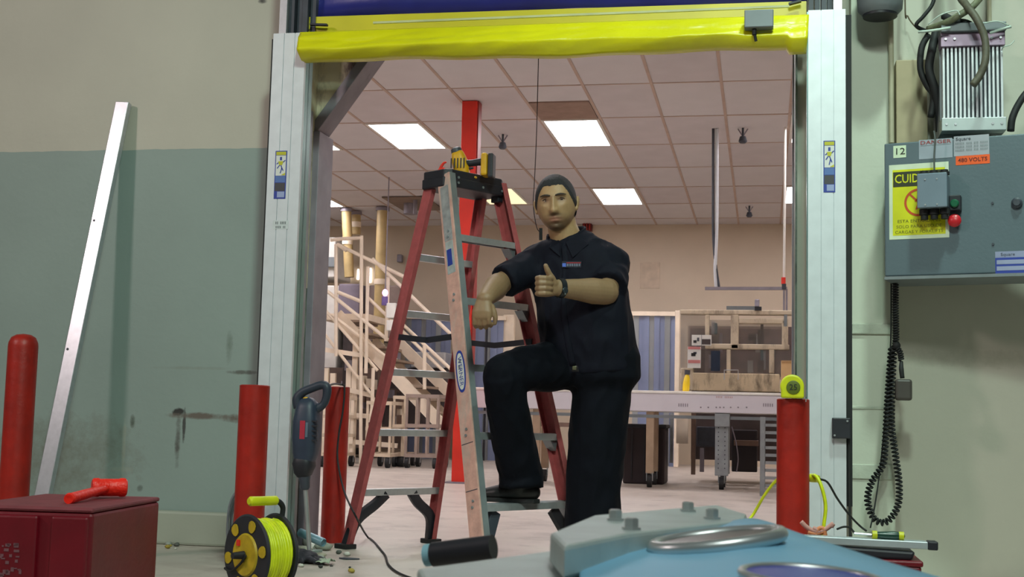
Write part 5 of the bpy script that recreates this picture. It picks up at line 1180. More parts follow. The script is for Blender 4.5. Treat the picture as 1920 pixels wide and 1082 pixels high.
# dark pad roll to the left
q0_, q1_ = mp(812, 1040, 1.22), mp(925, 1026, 1.20)
b = NB(); cyl(b, q0_+(q0_-q1_)*.12, q0_, .0105, seg=24); obj('pad_end', b, mat('pale_blue_pad_end', S(140,190,205), .5), mc, smooth=True)
b = NB(); cyl(b, q0_, q1_, .0115, seg=24); obj('black_roller', b, MT['black'], mc, smooth=True)
# chrome oval and dark blue oval badge, lying on the hood
def hood_at(x, y):
    deps = None; d = ray(x, y).normalized(); return d
bpy.context.view_layer.update()
hood = [c for c in mc.children if c.name.startswith('hood') and 'bracket' not in c.name][0]
def on_hood(x, y):
    inv = hood.matrix_world.inverted(); hit = hood.ray_cast(inv @ V((0,0,CAM_H)), ray(x, y).normalized())
    return (hood.matrix_world @ hit[1], hit[2]) if hit[0] else (G(x, y, .50), V((0,0,1)))
cen, nrm = on_hood(1340, 1012); 
if nrm.z < 0: nrm = -nrm
L0, _ = on_hood(1213, 1024); R0_, _ = on_hood(1470, 1000); ax1 = (R0_-L0); a1 = ax1.length/2; ax1.normalize(); ax2 = nrm.cross(ax1).normalized()
T0, _ = on_hood(1345, 985); B0, _ = on_hood(1335, 1042); a2 = abs((T0-B0).dot(ax2))/2

cen, nrm = on_hood(1346, 1021); nrm = nrm if nrm.z > 0 else -nrm; dd = (cen-V((0,0,CAM_H))).dot(CF); vv = (cen-V((0,0,CAM_H))).normalized()
L0, _ = on_hood(1224, 1026); R0_, _ = on_hood(1460, 1002); ax1 = (R0_-L0).normalized(); ax1 = (CR*.75+ax1*.25); ax1 = (ax1-nrm*ax1.dot(nrm)).normalized(); ax2 = nrm.cross(ax1).normalized(); a1 = 120/F_PX*dd/.9; a2 = min(a1*.8, 27/F_PX*dd/abs(nrm.dot(vv))/.88)
pts = [cen+ax1*a1*.90*math.cos(q)+ax2*a2*.88*math.sin(q)+nrm*.003 for q in np.linspace(0, 2*math.pi, 64)]
b = NB(); tube(b, pts, .0052, 12); obj('chrome_oval_ring', b, M_CHR, mc, smooth='all')
b = NB(); poly = [cen+ax1*a1*.86*math.cos(q)+ax2*a2*.84*math.sin(q)+nrm*.0005 for q in np.linspace(0, 2*math.pi, 48)[:-1]]; prism(b, poly, nrm*.005); obj('oval_recess_plate', b, mat('brushed_recess', S(130,130,128), .35, .8, .15, 30), mc, smooth=True)
c2, n2 = on_hood(1500, 1076)
if n2.z < 0: n2 = -n2
e1 = (on_hood(1600, 1080)[0]-on_hood(1420, 1068)[0]).normalized(); e2 = n2.cross(e1).normalized()
d2 = (c2-V((0,0,CAM_H))).dot(CF); e1 = (CR-n2*CR.dot(n2)).normalized(); e2 = n2.cross(e1).normalized(); b1 = 125/F_PX*d2; b2 = b1*.9; c2 = c2+e1*.006+V((0,-b2*.86,0))-n2*(V((0,-b2*.86,0)).dot(n2))
b = NB(); poly = [c2+e1*b1*math.cos(q)+e2*b2*math.sin(q) for q in np.linspace(0, 2*math.pi, 40)[:-1]]; prism(b, poly, n2*.004); obj('blue_oval_badge', b, mat('deep_blue_badge', S(24,40,170), .3, 0, .02, spec=.25), mc, bevel=.001)
b = NB(); tube(b, [c2+e1*b1*math.cos(q)+e2*b2*math.sin(q)+n2*.003 for q in np.linspace(0, 2*math.pi, 48)], .0028, 8); obj('badge_rim', b, M_CHR, mc, smooth='all')
# ------------------------------------------------------------------ back room
def pole(bm, a, c, r=.02, seg=8): cyl(bm, a, c, r, seg=seg)
def rbox(bm, x0, y0, x1, y1, Y, d): 
    """box whose front face covers the given rectangle at depth Y"""
    A, B = P(x0, y0, Y), P(x1, y1, Y); A2, B2 = P(x0, y1, Y), P(x1, y0, Y)
    xa, xb = (A.x+A2.x)/2, (B.x+B2.x)/2; za, zb = (B.z+A2.z)/2, (A.z+B2.z)/2; box(bm, (xa, Y, za), (xb, Y+d, zb)); return xa, xb, za, zb
def RB(*a): b = NB(); rbox(b, *a); return b
# red column
YR = 11.9; x0 = P(862, 500, YR).x; x1 = P(883, 500, YR).x
b = NB(); hw = .075; cx = P(872, 500, YR).x
box(b, (cx-hw, YR, 0), (cx+hw, YR+.012, ZC)); box(b, (cx-hw, YR+.14, 0), (cx+hw, YR+.152, ZC)); box(b, (cx-.006, YR+.01, 0), (cx+.006, YR+.142, ZC))
rc = thing('steel_column', (cx, YR+.07, 0), 'bright red steel column rising to the ceiling behind the ladder', 'column')
b.free(); b = NB(); box(b, (cx-hw, YR, 0), (cx+hw, YR+.16, ZC)); obj('column_shaft', b, MT['redcol'], rc, bevel=.006)
obj('side_flange', bx((cx+hw, YR+.02, .0), (cx+hw+.012, YR+.15, ZC)), mat('dark_red_flange', S(150,40,36), .5), rc)
obj('base_plate', bx((cx-hw-.05, YR-.05, 0), (cx+hw+.05, YR+.21, .015)), MT['steel_dk'], rc)
# ducts
def duct(x, xb, r, ytop, ybot, Y, lab):
    a = P(x, ytop, Y); a.z = ZC-.01; c = P(xb, ybot, Y)
    t = thing('feed_pipe', c, lab, 'pipe', 'cream vertical pipes left of the ladder'); b = NB(); cyl(b, a, c, r, seg=20); obj('pipe_shaft', b, mat('cream_pipe_back', S(190,166,116), .45), t, smooth=True)
    b = NB(); cyl(b, a, a-V((0,0,.05)), r*1.25, seg=20); obj('ceiling_collar', b, MT['steel_dk'], t, smooth=True)
    m_ = a.lerp(c, .45); b = NB(); cyl(b, m_, m_-V((0,0,.08)), r*1.12, seg=20); obj('pipe_clamp', b, MT['cream'], t, smooth=True)
duct(651, 655, .072, 345, 520, 18.0, 'leftmost cream vertical pipe, beside the left jamb'); duct(670, 668, .066, 352, 440, 18.3, 'short cream pipe ending in a dark rim, middle of three'); duct(719, 708, .082, 350, 690, 17.95, 'cream vertical pipe nearest the ladder')
# platform stair with rails
YS = 16.0
stt = thing('platform_stair', V((P(700, 800, YS).x, YS, 0)), 'cream painted platform stair with pipe handrails behind the ladder', 'stair')
M_CR = MT['cream']
def rail(nm, segs, Y, r=.022):
    b = NB()
    for (x0, y0, x1, y1) in segs: pole(b, P(x0, y0, Y), P(x1, y1, Y), r)
    obj(nm, b, M_CR, stt, smooth=True)
# handrails: near side runs down to the right twice
for s_ in ((632, 458, 650, 470), (632, 458, 760, 520), (698, 485, 880, 660), (606, 540, 728, 638)):
    rail('handrail', [s_], YS, .024)
for s_ in ((604, 575, 708, 695), (622, 590, 725, 670), (602, 618, 700, 745), (690, 558, 872, 735), (757, 610, 902, 745)): rail('handrail', [s_], YS+.1, .022)
for s_ in ((630, 458, 630, 668), (678, 442, 676, 900), (690, 500, 686, 700), (640, 448, 678, 446), (700, 690, 697, 780), (700, 745, 694, 792), (634, 548, 676, 565), (620, 450, 640, 448), (796, 648, 796, 730), (728, 520, 724, 640)): rail('rail_post', [s_], YS, .024)
# stringers (wide flat diagonal members) and treads
for (x0, y0, x1, y1, wd, Y) in ((632, 590, 836, 805, .10, YS+.25), (700, 640, 842, 790, .09, YS+.95), (735, 630, 846, 740, .09, YS+1.1)):
    b = NB(); beam(b, P(x0, y0, Y), P(x1, y1, Y), wd*1.6, .05, (0,0,1)); obj('stringer', b, M_CR, stt)
for k in range(9):
    f = k/8; x = 640+f*190; y = 602+f*196
    b = NB(); q = P(x, y, YS+.3); box(b, (q.x-.02, YS+.26, q.z-.015), (q.x+.26, YS+1.1, q.z+.015)); obj('tread', b, mat('grey_tread', S(150,130,112), .6), stt)
for s_ in ((612, 690, 607, 860), (625, 700, 622, 862), (668, 620, 660, 872), (655, 690, 650, 870)):
    b = NB(); beam(b, P(s_[0], s_[1], YS+.2), P(s_[2], s_[3], YS+.2), .07, .05, (1,0,0)); obj('support_leg', b, M_CR, stt)
for (x0, y0, x1, y1) in ((604, 655, 676, 666), (606, 720, 700, 742), (655, 778, 700, 781), (655, 828, 745, 836)):
    b = NB(); beam(b, P(x0, y0, YS+.15), P(x1, y1, YS+.15), .06, .04, (0,0,1)); obj('cross_rail', b, M_CR, stt)
obj('platform_deck', RB(600, 588, 690, 600, YS+.3, .85), M_CR, stt)
# white control cabinets beyond the stair
t = thing('white_machine', V((P(625, 800, 18.4).x, 18.4, 0)), 'pale machine cabinet beside the left jamb behind the stair', 'machine')
obj('upper_cabinet', RB(560, 445, 628, 520, 18.35, .8), MT['white'], t, bevel=.02); obj('lower_cabinet', RB(560, 535, 632, 700, 18.35, .8), MT['white'], t, bevel=.02); obj('dark_panel', RB(560, 482, 627, 500, 18.28, .06), MT['grey'], t)
obj('side_panel', RB(560, 700, 628, 850, 18.4, .8), MT['cream'], t, bevel=.02)
t = thing('grey_machine', V((P(660, 800, 17.6).x, 17.6, 0)), 'grey boxy machine behind the top of the stair', 'machine')
obj('machine_body', RB(634, 532, 674, 592, 18.35, .8), mat('purple_grey_panel', S(130,120,134), .6), t, bevel=.02); obj('machine_base', RB(634, 592, 676, 615, 18.35, .8), MT['cream'], t, bevel=.02)
obj('second_body', RB(690, 535, 750, 640, 18.35, .4), mat('brown_grey_panel', S(140,122,116), .6), t, bevel=.02)
obj('machine_feet', RB(640, 612, 672, 852, 18.4, .5), mat('dark_machinery', S(60,52,52), .7, 0, .3, 6), t)
# small bright far lamps seen through the machine
for k, (x, y0, y1, w_) in enumerate(((650, 502, 524, 5), (670, 504, 524, 2.5), (693, 502, 530, 3), (709, 510, 575, 2.5))):
    b = NB(); A, B = P(x-w_, min(y1, 532), 19.74), P(x+w_, y0, 19.74); lathe(b, [(.01, 0), (w_*19.7/F_PX, .01), (w_*19.7/F_PX*.8, B.z-A.z-.02), (.01, B.z-A.z)], V(((A.x+B.x)/2, YF-w_*19.7/F_PX, A.z)), (0,0,1), 12)
    tag(obj('strip_lamp', b, mat('strip_lamp_glow', S(255,245,230), .5, 0, 0, emit=(1,.9,.8,1), estr=3), smooth=True), ('widest narrow bright lamp glimpsed behind the stair rails, at the left', 'second narrow bright lamp from the left behind the stair rails', 'third narrow bright lamp from the left behind the stair rails', 'rightmost narrow bright lamp behind the stair rails')[k], 'lamp', 'narrow lamps behind the stair')
# beacon
q = P(722, 549, 15.7); t = thing('beacon', q-V((0,0,.08)), 'small glowing violet beacon lamp on a thin mast', 'beacon lamp')
b = NB(); ell(b, q, (.035,.035,.045), 16); obj('beacon_dome', b, mat('violet_glow', S(200,120,255), .3, 0, 0, emit=(.75,.35,1,1), estr=6), t, smooth='all')
b = NB(); cyl(b, q-V((0,0,.05)), q-V((0,0,.16)), .04); obj('beacon_base', b, mat('violet_base', S(110,90,150), .5), t, smooth=True); b = NB(); cyl(b, q+V((0,0,.05)), V((q.x, q.y, ZC)), .008, seg=6); obj('mast', b, MT['steel_dk'], t)
b = NB(); rbox(b, 724, 568, 742, 596, 15.6, .3); tag(obj('white_box', b, MT['white'], bevel=.01), 'small white box under the violet beacon', 'box')
b = NB(); rbox(b, 724, 600, 738, 620, 15.55, .3); tag(obj('white_box', b, MT['white'], bevel=.01), 'second smaller white box below the first, beside the stair rail', 'box')
# translucent plastic strip curtains in framed bays on the far wall
M_STRIP = mat('bluish_plastic_strip', S(140,152,186), .25, 0, .12, 1.2, trans=.15, alpha=.9); M_STRIP2 = mat('paler_plastic_strip', S(158,164,168), .3, 0, .12, 1.2, trans=.2, alpha=.85)
def strips(x0, x1, y0, y1, Y, n_, lab, rods=True):
    t = thing('strip_curtain', V((P((x0+x1)/2, y1, Y).x, Y, max(0, P(x0, y1, Y).z))), lab, 'plastic curtain', 'bluish strip curtains at the far end')
    for k in range(n_):
        a, c = x0+(x1-x0)*k/n_, x0+(x1-x0)*(k+1.05)/n_; yy_ = Y+.02*(k % 2); obj('plastic_strip', bx((P(a, y0, yy_).x, yy_, .0), (P(c, y0, yy_).x, yy_+.006, P(a, y0, yy_).z)), M_STRIP if k % 3 else M_STRIP2, t)
    obj('top_rail', RB(x0-4, y0-8, x1+4, y0, Y-.03, .1), M_CR, t); return t
strips(762, 846, 598, 690, 18.9, 9, 'bluish strip curtain seen through the ladder, left bay'); strips(874, 944, 600, 705, 18.9, 6, 'bluish strip curtain seen through the ladder steps, middle bay')
strips(1188, 1266, 592, 726, 18.6, 8, 'bluish strip curtain right of the man')
b = NB(); q = P(913, 600, 18.7); box(b, (q.x-.015, 18.7, 0), (q.x+.015, 18.73, q.z)); tag(obj('dark_post', b, MT['black']), 'thin dark post before the middle strip curtain', 'post')
for nm_, (x0, y0, x1, y1, Y) in {'frame_post.a': (1266, 582, 1275, 730, 18.4), 'frame_post.b': (944, 590, 964, 700, 18.95)}.items():
    tag(obj('frame_post', bx((P(x0, y0, Y).x, Y, 0), (P(x1, y0, Y).x, Y+.12, P(x0, y0, Y).z)), M_CR, bevel=.01), 'cream post at the right end of the strip curtain' if '.a' in nm_ else 'cream post right of the middle strip curtain, seen beside the ladder', 'post')
t = thing('far_equipment', V((P(800, 700, 17.8).x, 17.8, 0)), 'low shiny equipment behind the ladder at stair foot', 'machine')
obj('steel_hopper', RB(770, 660, 835, 690, 17.9, .5), MT['alu'], t, bevel=.02); obj('equipment_base', RB(762, 690, 842, 800, 18.0, .6), mat('dark_machinery', S(60,52,52), .7, 0, .3, 6), t, bevel=.02)
# wheeled cream racks
def rack(x0, x1, y0, y1, Y, lab, shelves=3, uprights=3, col=None, casters=True):
    m = col or mat('dull_cream_rack', S(206,188,164), .5); t = thing('wheeled_rack', V((P((x0+x1)/2, y1, Y).x, Y+.3, 0)), lab, 'rack', 'wheeled racks behind the ladder')
    A, B = P(x0, y0, Y), P(x1, y0, Y); w_ = B.x-A.x; zt = A.z; zb = .13
    for yy in (Y, Y+.55):
        for k in range(uprights):
            x = A.x+w_*k/(uprights-1); b = NB(); beam(b, V((x, yy, zb)), V((x, yy, zt)), .026, .026, (1,0,0)); obj('upright', b, m, t)
    for k in range(shelves):
        z = zb+.02+(zt-zb-.02)*k/(shelves-1); b = NB()
        for yy in (Y, Y+.55): box(b, (A.x-.015, yy-.018, z-.02), (B.x+.015, yy+.018, z+.02))
        for xx in (A.x, B.x): box(b, (xx-.018, Y, z-.02), (xx+.018, Y+.55, z+.02))
        obj('shelf_frame', b, m, t)
    if casters:
        for xx in (A.x+.02, B.x-.02):
            for yy in (Y+.02, Y+.53):
                b = NB(); cyl(b, (xx-.022, yy, .065), (xx+.022, yy, .065), .065, seg=18); c_ = obj('caster', b, MT['blackrub'], t, smooth=True)
                b = NB(); box(b, (xx-.026, yy-.02, .05), (xx-.020, yy+.02, .13)); box(b, (xx+.020, yy-.02, .05), (xx+.026, yy+.02, .13)); box(b, (xx-.026, yy-.02, .118), (xx+.026, yy+.02, .132)); obj('caster_fork', b, MT['galv'], c_)
    return t
rack(690, 733, 755, 862, 14.9, 'wheeled cream rack just left of the ladder rear leg', 3, 2); rack(740, 760, 745, 862, 15.35, 'narrow wheeled cream rack left of the tall one', 3, 2)
rack(764, 822, 742, 862, 15.1, 'wide wheeled rack seen between the rear legs of the ladder', 3, 4, mat('grey_brown_rack', S(150,132,122), .5)); rack(604, 640, 745, 870, 14.6, 'wheeled cream rack partly hidden by the left jamb', 4, 2)
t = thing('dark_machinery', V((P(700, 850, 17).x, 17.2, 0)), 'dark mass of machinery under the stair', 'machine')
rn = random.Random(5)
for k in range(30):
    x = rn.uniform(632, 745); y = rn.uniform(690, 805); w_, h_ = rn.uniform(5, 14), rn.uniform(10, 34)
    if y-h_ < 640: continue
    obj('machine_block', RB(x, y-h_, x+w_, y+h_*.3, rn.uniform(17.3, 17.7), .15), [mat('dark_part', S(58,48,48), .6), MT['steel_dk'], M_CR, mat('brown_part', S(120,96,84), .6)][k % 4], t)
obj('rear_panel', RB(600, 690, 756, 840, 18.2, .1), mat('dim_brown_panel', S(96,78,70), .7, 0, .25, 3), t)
# dark ceiling fixture and small things under the ceiling
def sprink(px, py, z_, lab, d=.07):
    g = G(px, py-10, ZC); t = thing('sprinkler_head', V((g.x, g.y, ZC-.17)), lab, 'sprinkler', 'small dark fittings hanging from the ceiling')
    b = NB(); lathe(b, [(.03, 0), (.045, .02), (.03, .07), (.012, .075), (.012, .16)], (g.x, g.y, ZC-.16), (0,0,1), 16); obj('fitting_body', b, MT['dkgrey'], t, smooth=True)
    for s_ in (-1, 1): b = NB(); beam(b, (g.x, g.y, ZC-.09), (g.x+s_*.05, g.y, ZC-.01), .012, .012); obj('fitting_arm', b, MT['steel_dk'], t)
sprink(943, 262, 0, 'small dark ceiling fitting right of the red column'); sprink(1393, 250, 0, 'small dark ceiling fitting at the upper right'); sprink(1405, 396, 0, 'small tan ceiling fitting far back on the right')
g = G(770, 386, ZC-.05); t = thing('ceiling_speaker', V((g.x, g.y, ZC-.2)), 'dark square ceiling fixture with a round box left of the ladder top', 'fixture')
obj('square_plate', bx((g.x-.28, g.y-.5, ZC-.02), (g.x+.35, g.y+.6, ZC-.005)), mat('brown_grey_plate', S(130,110,96), .6), t); b = NB(); cyl(b, (g.x, g.y, ZC-.02), (g.x, g.y, ZC-.17), .10, seg=20); obj('round_box', b, MT['steel_dk'], t, smooth=True); b = NB(); cyl(b, (g.x+.15, g.y-.3, ZC-.02), (g.x+.15, g.y-.3, ZC-.22), .03, seg=12); obj('hanging_stub', b, MT['steel_dk'], t, smooth=True)
a, c = G(992, 197, ZC), G(1110, 222, ZC)
t = thing('ceiling_vent', V(((a.x+c.x)/2, (a.y+c.y)/2, ZC-.012)), 'dull brown flush panel in the ceiling above the middle light', 'vent')
i_, j_ = cell(1050, 210); xq, yq = gx0+tw*i_, gy0+ty*j_
obj('vent_panel', bx((xq+.02, yq+ty*.45, ZC-.010), (xq+tw-.02, yq+ty-.02, ZC+.006)), mat('brown_vent', S(150,124,110), .7), t)
# small things on the far wall
b = NB(); rbox(b, 1092, 411, 1109, 432, YF-.14, .14); t = thing('red_wall_lamp', P(1100, 432, YF-.14), 'small red ribbed box seen above the shoulder of the man', 'alarm')
obj('red_box', b, mat('deep_red_box', S(104,14,24), .5), t)
for k in range(3): obj('red_rib', RB(1094+k*5, 411, 1096.5+k*5, 431, YF-.18, .05), MT['red'], t)

for x, y, lab in ((749, 484, 'small dark box on the far wall left of the ladder'), (1420, 568, 'small dark gauge above the packing machine')):
    tag(obj('wall_box', RB(x-5, y-7, x+4, y+7, YF-.12 if x < 800 else 14.3, .1), MT['steel_dk'], bevel=.01), lab, 'box')
# hanging bar with hoses
YB = 13.3
t = thing('hanging_bar', P(1400, 541, YB), 'dark horizontal bar hung from the ceiling by hoses on the right', 'hanging bar')
b = NB(); beam(b, P(1322, 541, YB), P(1476, 541, YB), .03, .05, (0,0,1)); obj('bar', b, MT['steel_dk'], t)
b = NB(); tp_ = P(1336, 392, YB); tp_.z = ZC; tube(b, [tp_, P(1337, 400, YB), P(1338, 450, YB), P(1341, 490, YB), P(1348, 539, YB)], .014, 8, 5); obj('hose', b, MT['dkgrey'], t, smooth=True)
b = NB(); tp_ = P(1343, 392, YB); tp_.z = ZC; tube(b, [tp_, P(1344, 400, YB), P(1343, 450, YB), P(1341, 500, YB), P(1343, 539, YB)], .018, 8, 5); obj('hose', b, MT['alu_cover'], t, smooth=True)
b = NB(); tp_ = P(1472, 392, YB); tp_.z = ZC; tube(b, [tp_, P(1470, 520, YB)], .012, 8, 5); obj('drop_line', b, MT['white'], t, smooth=True)
b = NB(); rbox(b, 1465, 520, 1473, 532, YB-.04, .07); obj('red_coupling', b, MT['redcol'], t); b = NB(); rbox(b, 1466, 532, 1474, 542, YB-.04, .07); obj('coupling_body', b, MT['dkgrey'], t)
b = NB(); beam(b, P(1470, 542, YB), P(1470, 582, YB), .02, .02, (1,0,0)); beam(b, P(1475, 542, YB), P(1475, 582, YB), .02, .02, (1,0,0)); obj('lower_rods', b, MT['steel_dk'], t)
# packing machine with framed window panes
YM = 13.6
pm = thing('packing_machine', V((P(1380, 700, YM).x, YM+.4, 0)), 'packing machine with cream frame and clear guard panels behind the white conveyor', 'machine')
M_DC = mat('grimy_cream_frame', S(196,182,158), .55, 0, .1, 5, dirt=S(120,104,90), dscale=6, damt=.42)
M_GL = mat('smoky_clear_guard', S(170,165,160), .1, 0, .02, trans=.7, alpha=.45)
for r_ in ((1275, 581, 1500, 590, .12), (1370, 590, 1385, 655, .1), (1385, 597, 1478, 607, .1), (1466, 600, 1478, 650, .1), (1322, 590, 1330, 640, .08), (1322, 645, 1480, 655, .1), (1276, 690, 1300, 732, .1), (1362, 655, 1370, 700, .08), (1442, 655, 1452, 700, .08)):
    obj('frame_member', RB(r_[0], r_[1], r_[2], r_[3], YM, r_[4]), M_DC, pm, bevel=.01)
for r_ in ((1276, 590, 1322, 700), (1330, 600, 1370, 646), (1385, 607, 1466, 646), (1300, 655, 1362, 700), (1370, 655, 1442, 700), (1452, 655, 1482, 712)):
    obj('guard_panel', RB(r_[0], r_[1], r_[2], r_[3], YM+.04, .01), M_GL, pm)
obj('stained_base', RB(1298, 700, 1462, 734, YM-.02, .9), mat('stained_cream_base', S(206,188,156), .6, 0, .08, 4, dirt=S(70,60,52), dscale=5, damt=.42), pm, bevel=.01)
obj('shadow_dark_lower_body', RB(1296, 734, 1500, 864, YM+.1, .9), mat('dim_brown_panel', S(70,58,56), .7, 0, .25, 3), pm)  # dark brown colour stands in for the shadow behind the conveyor
obj('rear_body', RB(1290, 612, 1500, 705, YM+.75, .2), mat('dark_machinery', S(92,76,72), .7, 0, .3, 6), pm)
for k in range(18):
    x, y = rn.uniform(1300, 1475), rn.uniform(615, 695); w_, h_ = rn.uniform(4, 12), rn.uniform(8, 26)
    obj('mechanism', RB(x, y-h_, x+w_, min(698, y+h_*.5), YM+rn.uniform(.15, .55), .08), [MT['alu'], mat('dark_part', S(58,48,48), .6), MT['steel_dk'], mat('teal_part', S(70,100,110), .4)][k % 4], pm)
for r_, m_ in (((1333, 658, 1350, 696), mat('blue_dark_screen', S(30,44,66), .3)), ((1470, 590, 1476, 612), MT['grey'])): obj('control_screen', RB(*r_, YM-.02, .04), m_, pm)
b = NB(); tube(b, [P(1358, 712, YM-.06), P(1358, 694, YM-.06), P(1384, 694, YM-.06), P(1384, 712, YM-.06)], .006, 6); obj('wire_handle', b, MT['alu'], pm)
obj('top_rail_unit', RB(1362, 574, 1420, 583, YM+.2, .2), MT['grey'], pm); obj('sensor_head', RB(1415, 575, 1428, 582, YM-.02, .1), MT['black'], pm)
M_LB = MT['white_label']
def pic(nm, r_, lab, marks):
    t = thing(nm, P((r_[0]+r_[2])/2, r_[3], YM-.05), lab, 'sign'); obj('sign_sheet', RB(*r_, YM-.055, .01), M_LB, t)
    for (x0, y0, x1, y1, m) in marks: obj('printed_mark', RB(x0, y0, x1, y1, YM-.06, .004), m, t)
pic('safety_sign', (1297, 628, 1334, 648), 'white safety sign with two pictures on the packing machine', [(1316, 636, 1332, 646, mat('sign_dark_photo', S(60,50,50), .6)), (1315, 628, 1316, 648, MT['grey']), (1300, 638, 1306, 643, MT['ink']), (1307, 633, 1311, 640, MT['dkgrey'])])
pic('safety_sign', (1289, 650, 1314, 690), 'tall white safety sign with pink bands below the two-picture sign', [(1290, 650, 1313, 655, mat('sign_pink', S(190,120,118), .6)), (1290, 675, 1313, 681, mat('sign_pink', S(190,120,118), .6)), (1296, 662, 1304, 668, MT['ink']), (1300, 660, 1306, 664, MT['dkgrey'])])
b = NB(); q = P(1286, 731, 12.9); loft(b, [(q, .035, .05), (q+V((.005,0,.06)), .035, .05), (q+V((.01,0,.12)), .028, .04), (q+V((.012,0,.15)), .016, .02)], ref=(1,0,0), seg=14); t = thing('yellow_bottle', q, 'yellow bottle with a dark top standing on the conveyor edge', 'bottle'); obj('bottle_body', b, mat('bright_yellow_plastic', S(240,205,30), .4), t, smooth='all')
b = NB(); cyl(b, q+V((.012,0,.15)), q+V((.014,0,.195)), .028, seg=12); obj('bottle_cap', b, MT['dkgrey'], t, smooth=True)
t = thing('cardboard_box', P(1480, 708, 12.8), 'cardboard box right above the tape measure', 'box'); obj('box_body', RB(1465, 678, 1500, 735, 12.8, .3), mat('cardboard', S(196,162,116), .7), t, bevel=.004); obj('box_flap', RB(1465, 676, 1500, 679, 12.78, .32), mat('cardboard_flap', S(176,142,100), .7), t)
# white conveyor on legs
YV = 12.35; A = P(1100, 730, YV); 
zt = P(1330, 737, YV).z; zb = P(1330, 774, YV).z; xa = P(890, 735, YV).x; xb = P(1600, 737, YV).x
cv = thing('conveyor', V(((xa+xb)/2, YV+.3, 0)), 'long white conveyor table on grey legs crossing behind the man', 'conveyor')
obj('side_beam', bx((xa, YV, zb), (xb, YV+.04, zt)), mat('white_beam', S(216,212,220), .45, 0, .03, 3), cv, bevel=.008); obj('side_beam', bx((xa, YV+.62, zb), (xb, YV+.66, zt)), MT['white'], cv)
obj('belt_top', bx((xa, YV+.03, zt-.03), (xb, YV+.62, zt+.012)), mat('white_belt', S(240,232,224), .4), cv, bevel=.01)
obj('edge_strip', bx((xa, YV-.012, zt-.012), (xb, YV+.05, zt+.012)), mat('bright_edge', S(245,240,232), .4), cv, bevel=.004)
obj('lower_rail', bx((xa, YV+.03, zb-.06), (xb, YV+.09, zb-.03)), MT['grey'], cv)
for x, s_ in ((1281, 'HYTROL'), (1440, 'BELT')): text('beam_lettering', 'IIIII', P(x, 760, YV-.002), .03, MT['steel_dk'], cv, width=.09, bold=.01)
text('beam_lettering', 'IIII IIIII', P(1358, 745, YV-.002), .018, mat('faint_red_print', S(190,150,146), .5), cv, width=.15)
b = NB()
for x in (1314, 1328, 1343, 1350, 1357, 1370, 1384, 1400): q = P(x, 764, YV-.001); cyl(b, q, q-V((0,.004,0)), .008, seg=8)
obj('bolt_heads', b, MT['steel_dk'], cv)
def leg(px, w_, m, cast=True):
    x = P(px, 850, YV+.2).x
    for yy in (YV+.06, YV+.58):
        b = NB(); box(b, (x-w_/2, yy-.025, .13), (x+w_/2, yy+.025, zb+.01)); l_ = obj('leg', b, m, cv, bevel=.004)
        if yy < YV+.3 and w_ > .09:
            b2 = NB()
            for k in range(14):
                for s2_ in (-1, 1): cyl(b2, (x+s2_*.03, yy-.026, .2+k*.042), (x+s2_*.03, yy-.029, .2+k*.042), .006, seg=6)
            obj('hole_row', b2, MT['dkgrey'], l_)
        b = NB(); cyl(b, (x-.022, yy-.01, .06), (x+.022, yy-.01, .06), .06, seg=20); obj('caster', b, MT['blackrub'], cv, smooth=True)
        b = NB(); box(b, (x-.032, yy-.03, .06), (x-.024, yy+.01, .14)); box(b, (x+.024, yy-.03, .06), (x+.032, yy+.01, .14)); obj('caster_fork', b, MT['galv'], cv)
leg(1221, .075, mat('tan_leg', S(170,146,122), .5)); leg(1354, .125, MT['galv']); leg(1010, .075, mat('tan_leg', S(170,146,122), .5))
obj('knee_plate', RB(1340, 776, 1368, 800, YV+.0, .02), MT['galv'], cv, bevel=.004)
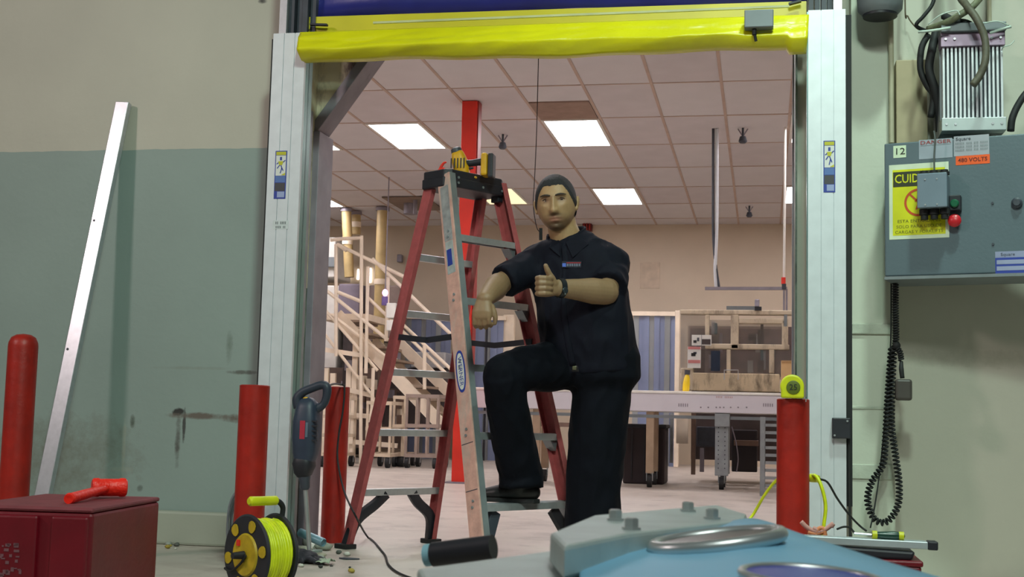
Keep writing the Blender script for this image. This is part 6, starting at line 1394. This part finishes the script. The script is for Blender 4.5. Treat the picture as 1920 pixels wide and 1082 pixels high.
# things under and behind the conveyor
q0_ = P(1170, 795, 13.0); t = thing('dark_bin', V((P(1207, 800, 13.0).x, 13.2, 0)), 'tall dark box under the conveyor beside the standing leg of the man', 'bin')
xa_, xb_ = P(1168, 850, 13.0).x, P(1246, 850, 13.0).x; zt3 = P(1207, 795, 13.0).z
obj('bin_body', bx((xa_, 13.0, .0), (xb_, 13.5, zt3)), mat('dark_brown_bin', S(44,32,36), .6), t, bevel=.02); obj('bin_rim', bx((xa_-.015, 12.985, zt3-.04), (xb_+.015, 13.515, zt3)), MT['black'], t, bevel=.01)
for k in range(3): obj('bin_rib', bx((xa_+(xb_-xa_)*(.2+.3*k), 12.985, .04), (xa_+(xb_-xa_)*(.23+.3*k), 13.0, zt3-.05)), MT['black'], t)
t = thing('slatted_rack', V((P(1440, 900, 11.6).x, 11.6, 0)), 'grey upright rack with many horizontal slats left of the right bollard', 'rack')
YQ = 11.5; xa_, xb_ = P(1425, 850, YQ).x, P(1500, 850, YQ).x; zt3 = P(1440, 782, YQ).z
obj('upright', bx((xa_, YQ, .0), (xa_+.045, YQ+.05, zt3)), MT['galv'], t); obj('upright', bx((xb_, YQ, .0), (xb_+.045, YQ+.05, zt3)), MT['galv'], t)
for k in range(9): obj('slat', bx((xa_+.04, YQ, .08+k*.065), (xb_, YQ+.05, .105+k*.065)), MT['galv'], t)
t = thing('under_conveyor_unit', V((P(1390, 880, 13.3).x, 13.4, 0)), 'dark low machine frame under the conveyor right of the perforated leg', 'machine')
obj('dark_box', RB(1306, 800, 1345, 838, 13.3, .22), MT['dkgrey'], t, bevel=.01); obj('dark_box', RB(1372, 806, 1420, 885, 13.3, .22), mat('dark_part', S(40,36,40), .6), t, bevel=.01)
obj('brown_shelf', RB(1376, 826, 1422, 836, 13.1, .4), mat('brown_part', S(120,96,84), .6), t); obj('frame_leg', RB(1296, 775, 1304, 890, 13.2, .05), mat('brown_part', S(120,96,84), .6), t); obj('frame_leg', RB(1312, 840, 1320, 885, 13.3, .05), MT['steel_dk'], t); obj('pale_panel', RB(1268, 780, 1290, 832, 13.5, .05), M_CR, t)
b = NB(); rbox(b, 1256, 775, 1262, 868, 13.4, .05); obj('frame_leg', b, MT['galv'], t)
b = NB(); tube(b, [P(1372, 800, 13.1), P(1380, 830, 13.1), P(1384, 860, 13.1), P(1381, 885, 13.1)], .006, 6, 4); obj('hanging_wire', b, MT['steel_dk'], t)
t = thing('low_table', V((P(1035, 850, 14).x, 14, 0)), 'low cream table frame seen between the legs of the man', 'table')
obj('table_top', RB(1000, 792, 1075, 800, 14.0, .5), mat('brown_part', S(120,96,84), .6), t)
for x in (1012, 1047, 1068): obj('leg', bx((P(x, 800, 14.05).x-.015, 14.05, 0), (P(x, 800, 14.05).x+.015, 14.09, P(x, 796, 14.05).z)), M_CR, t)
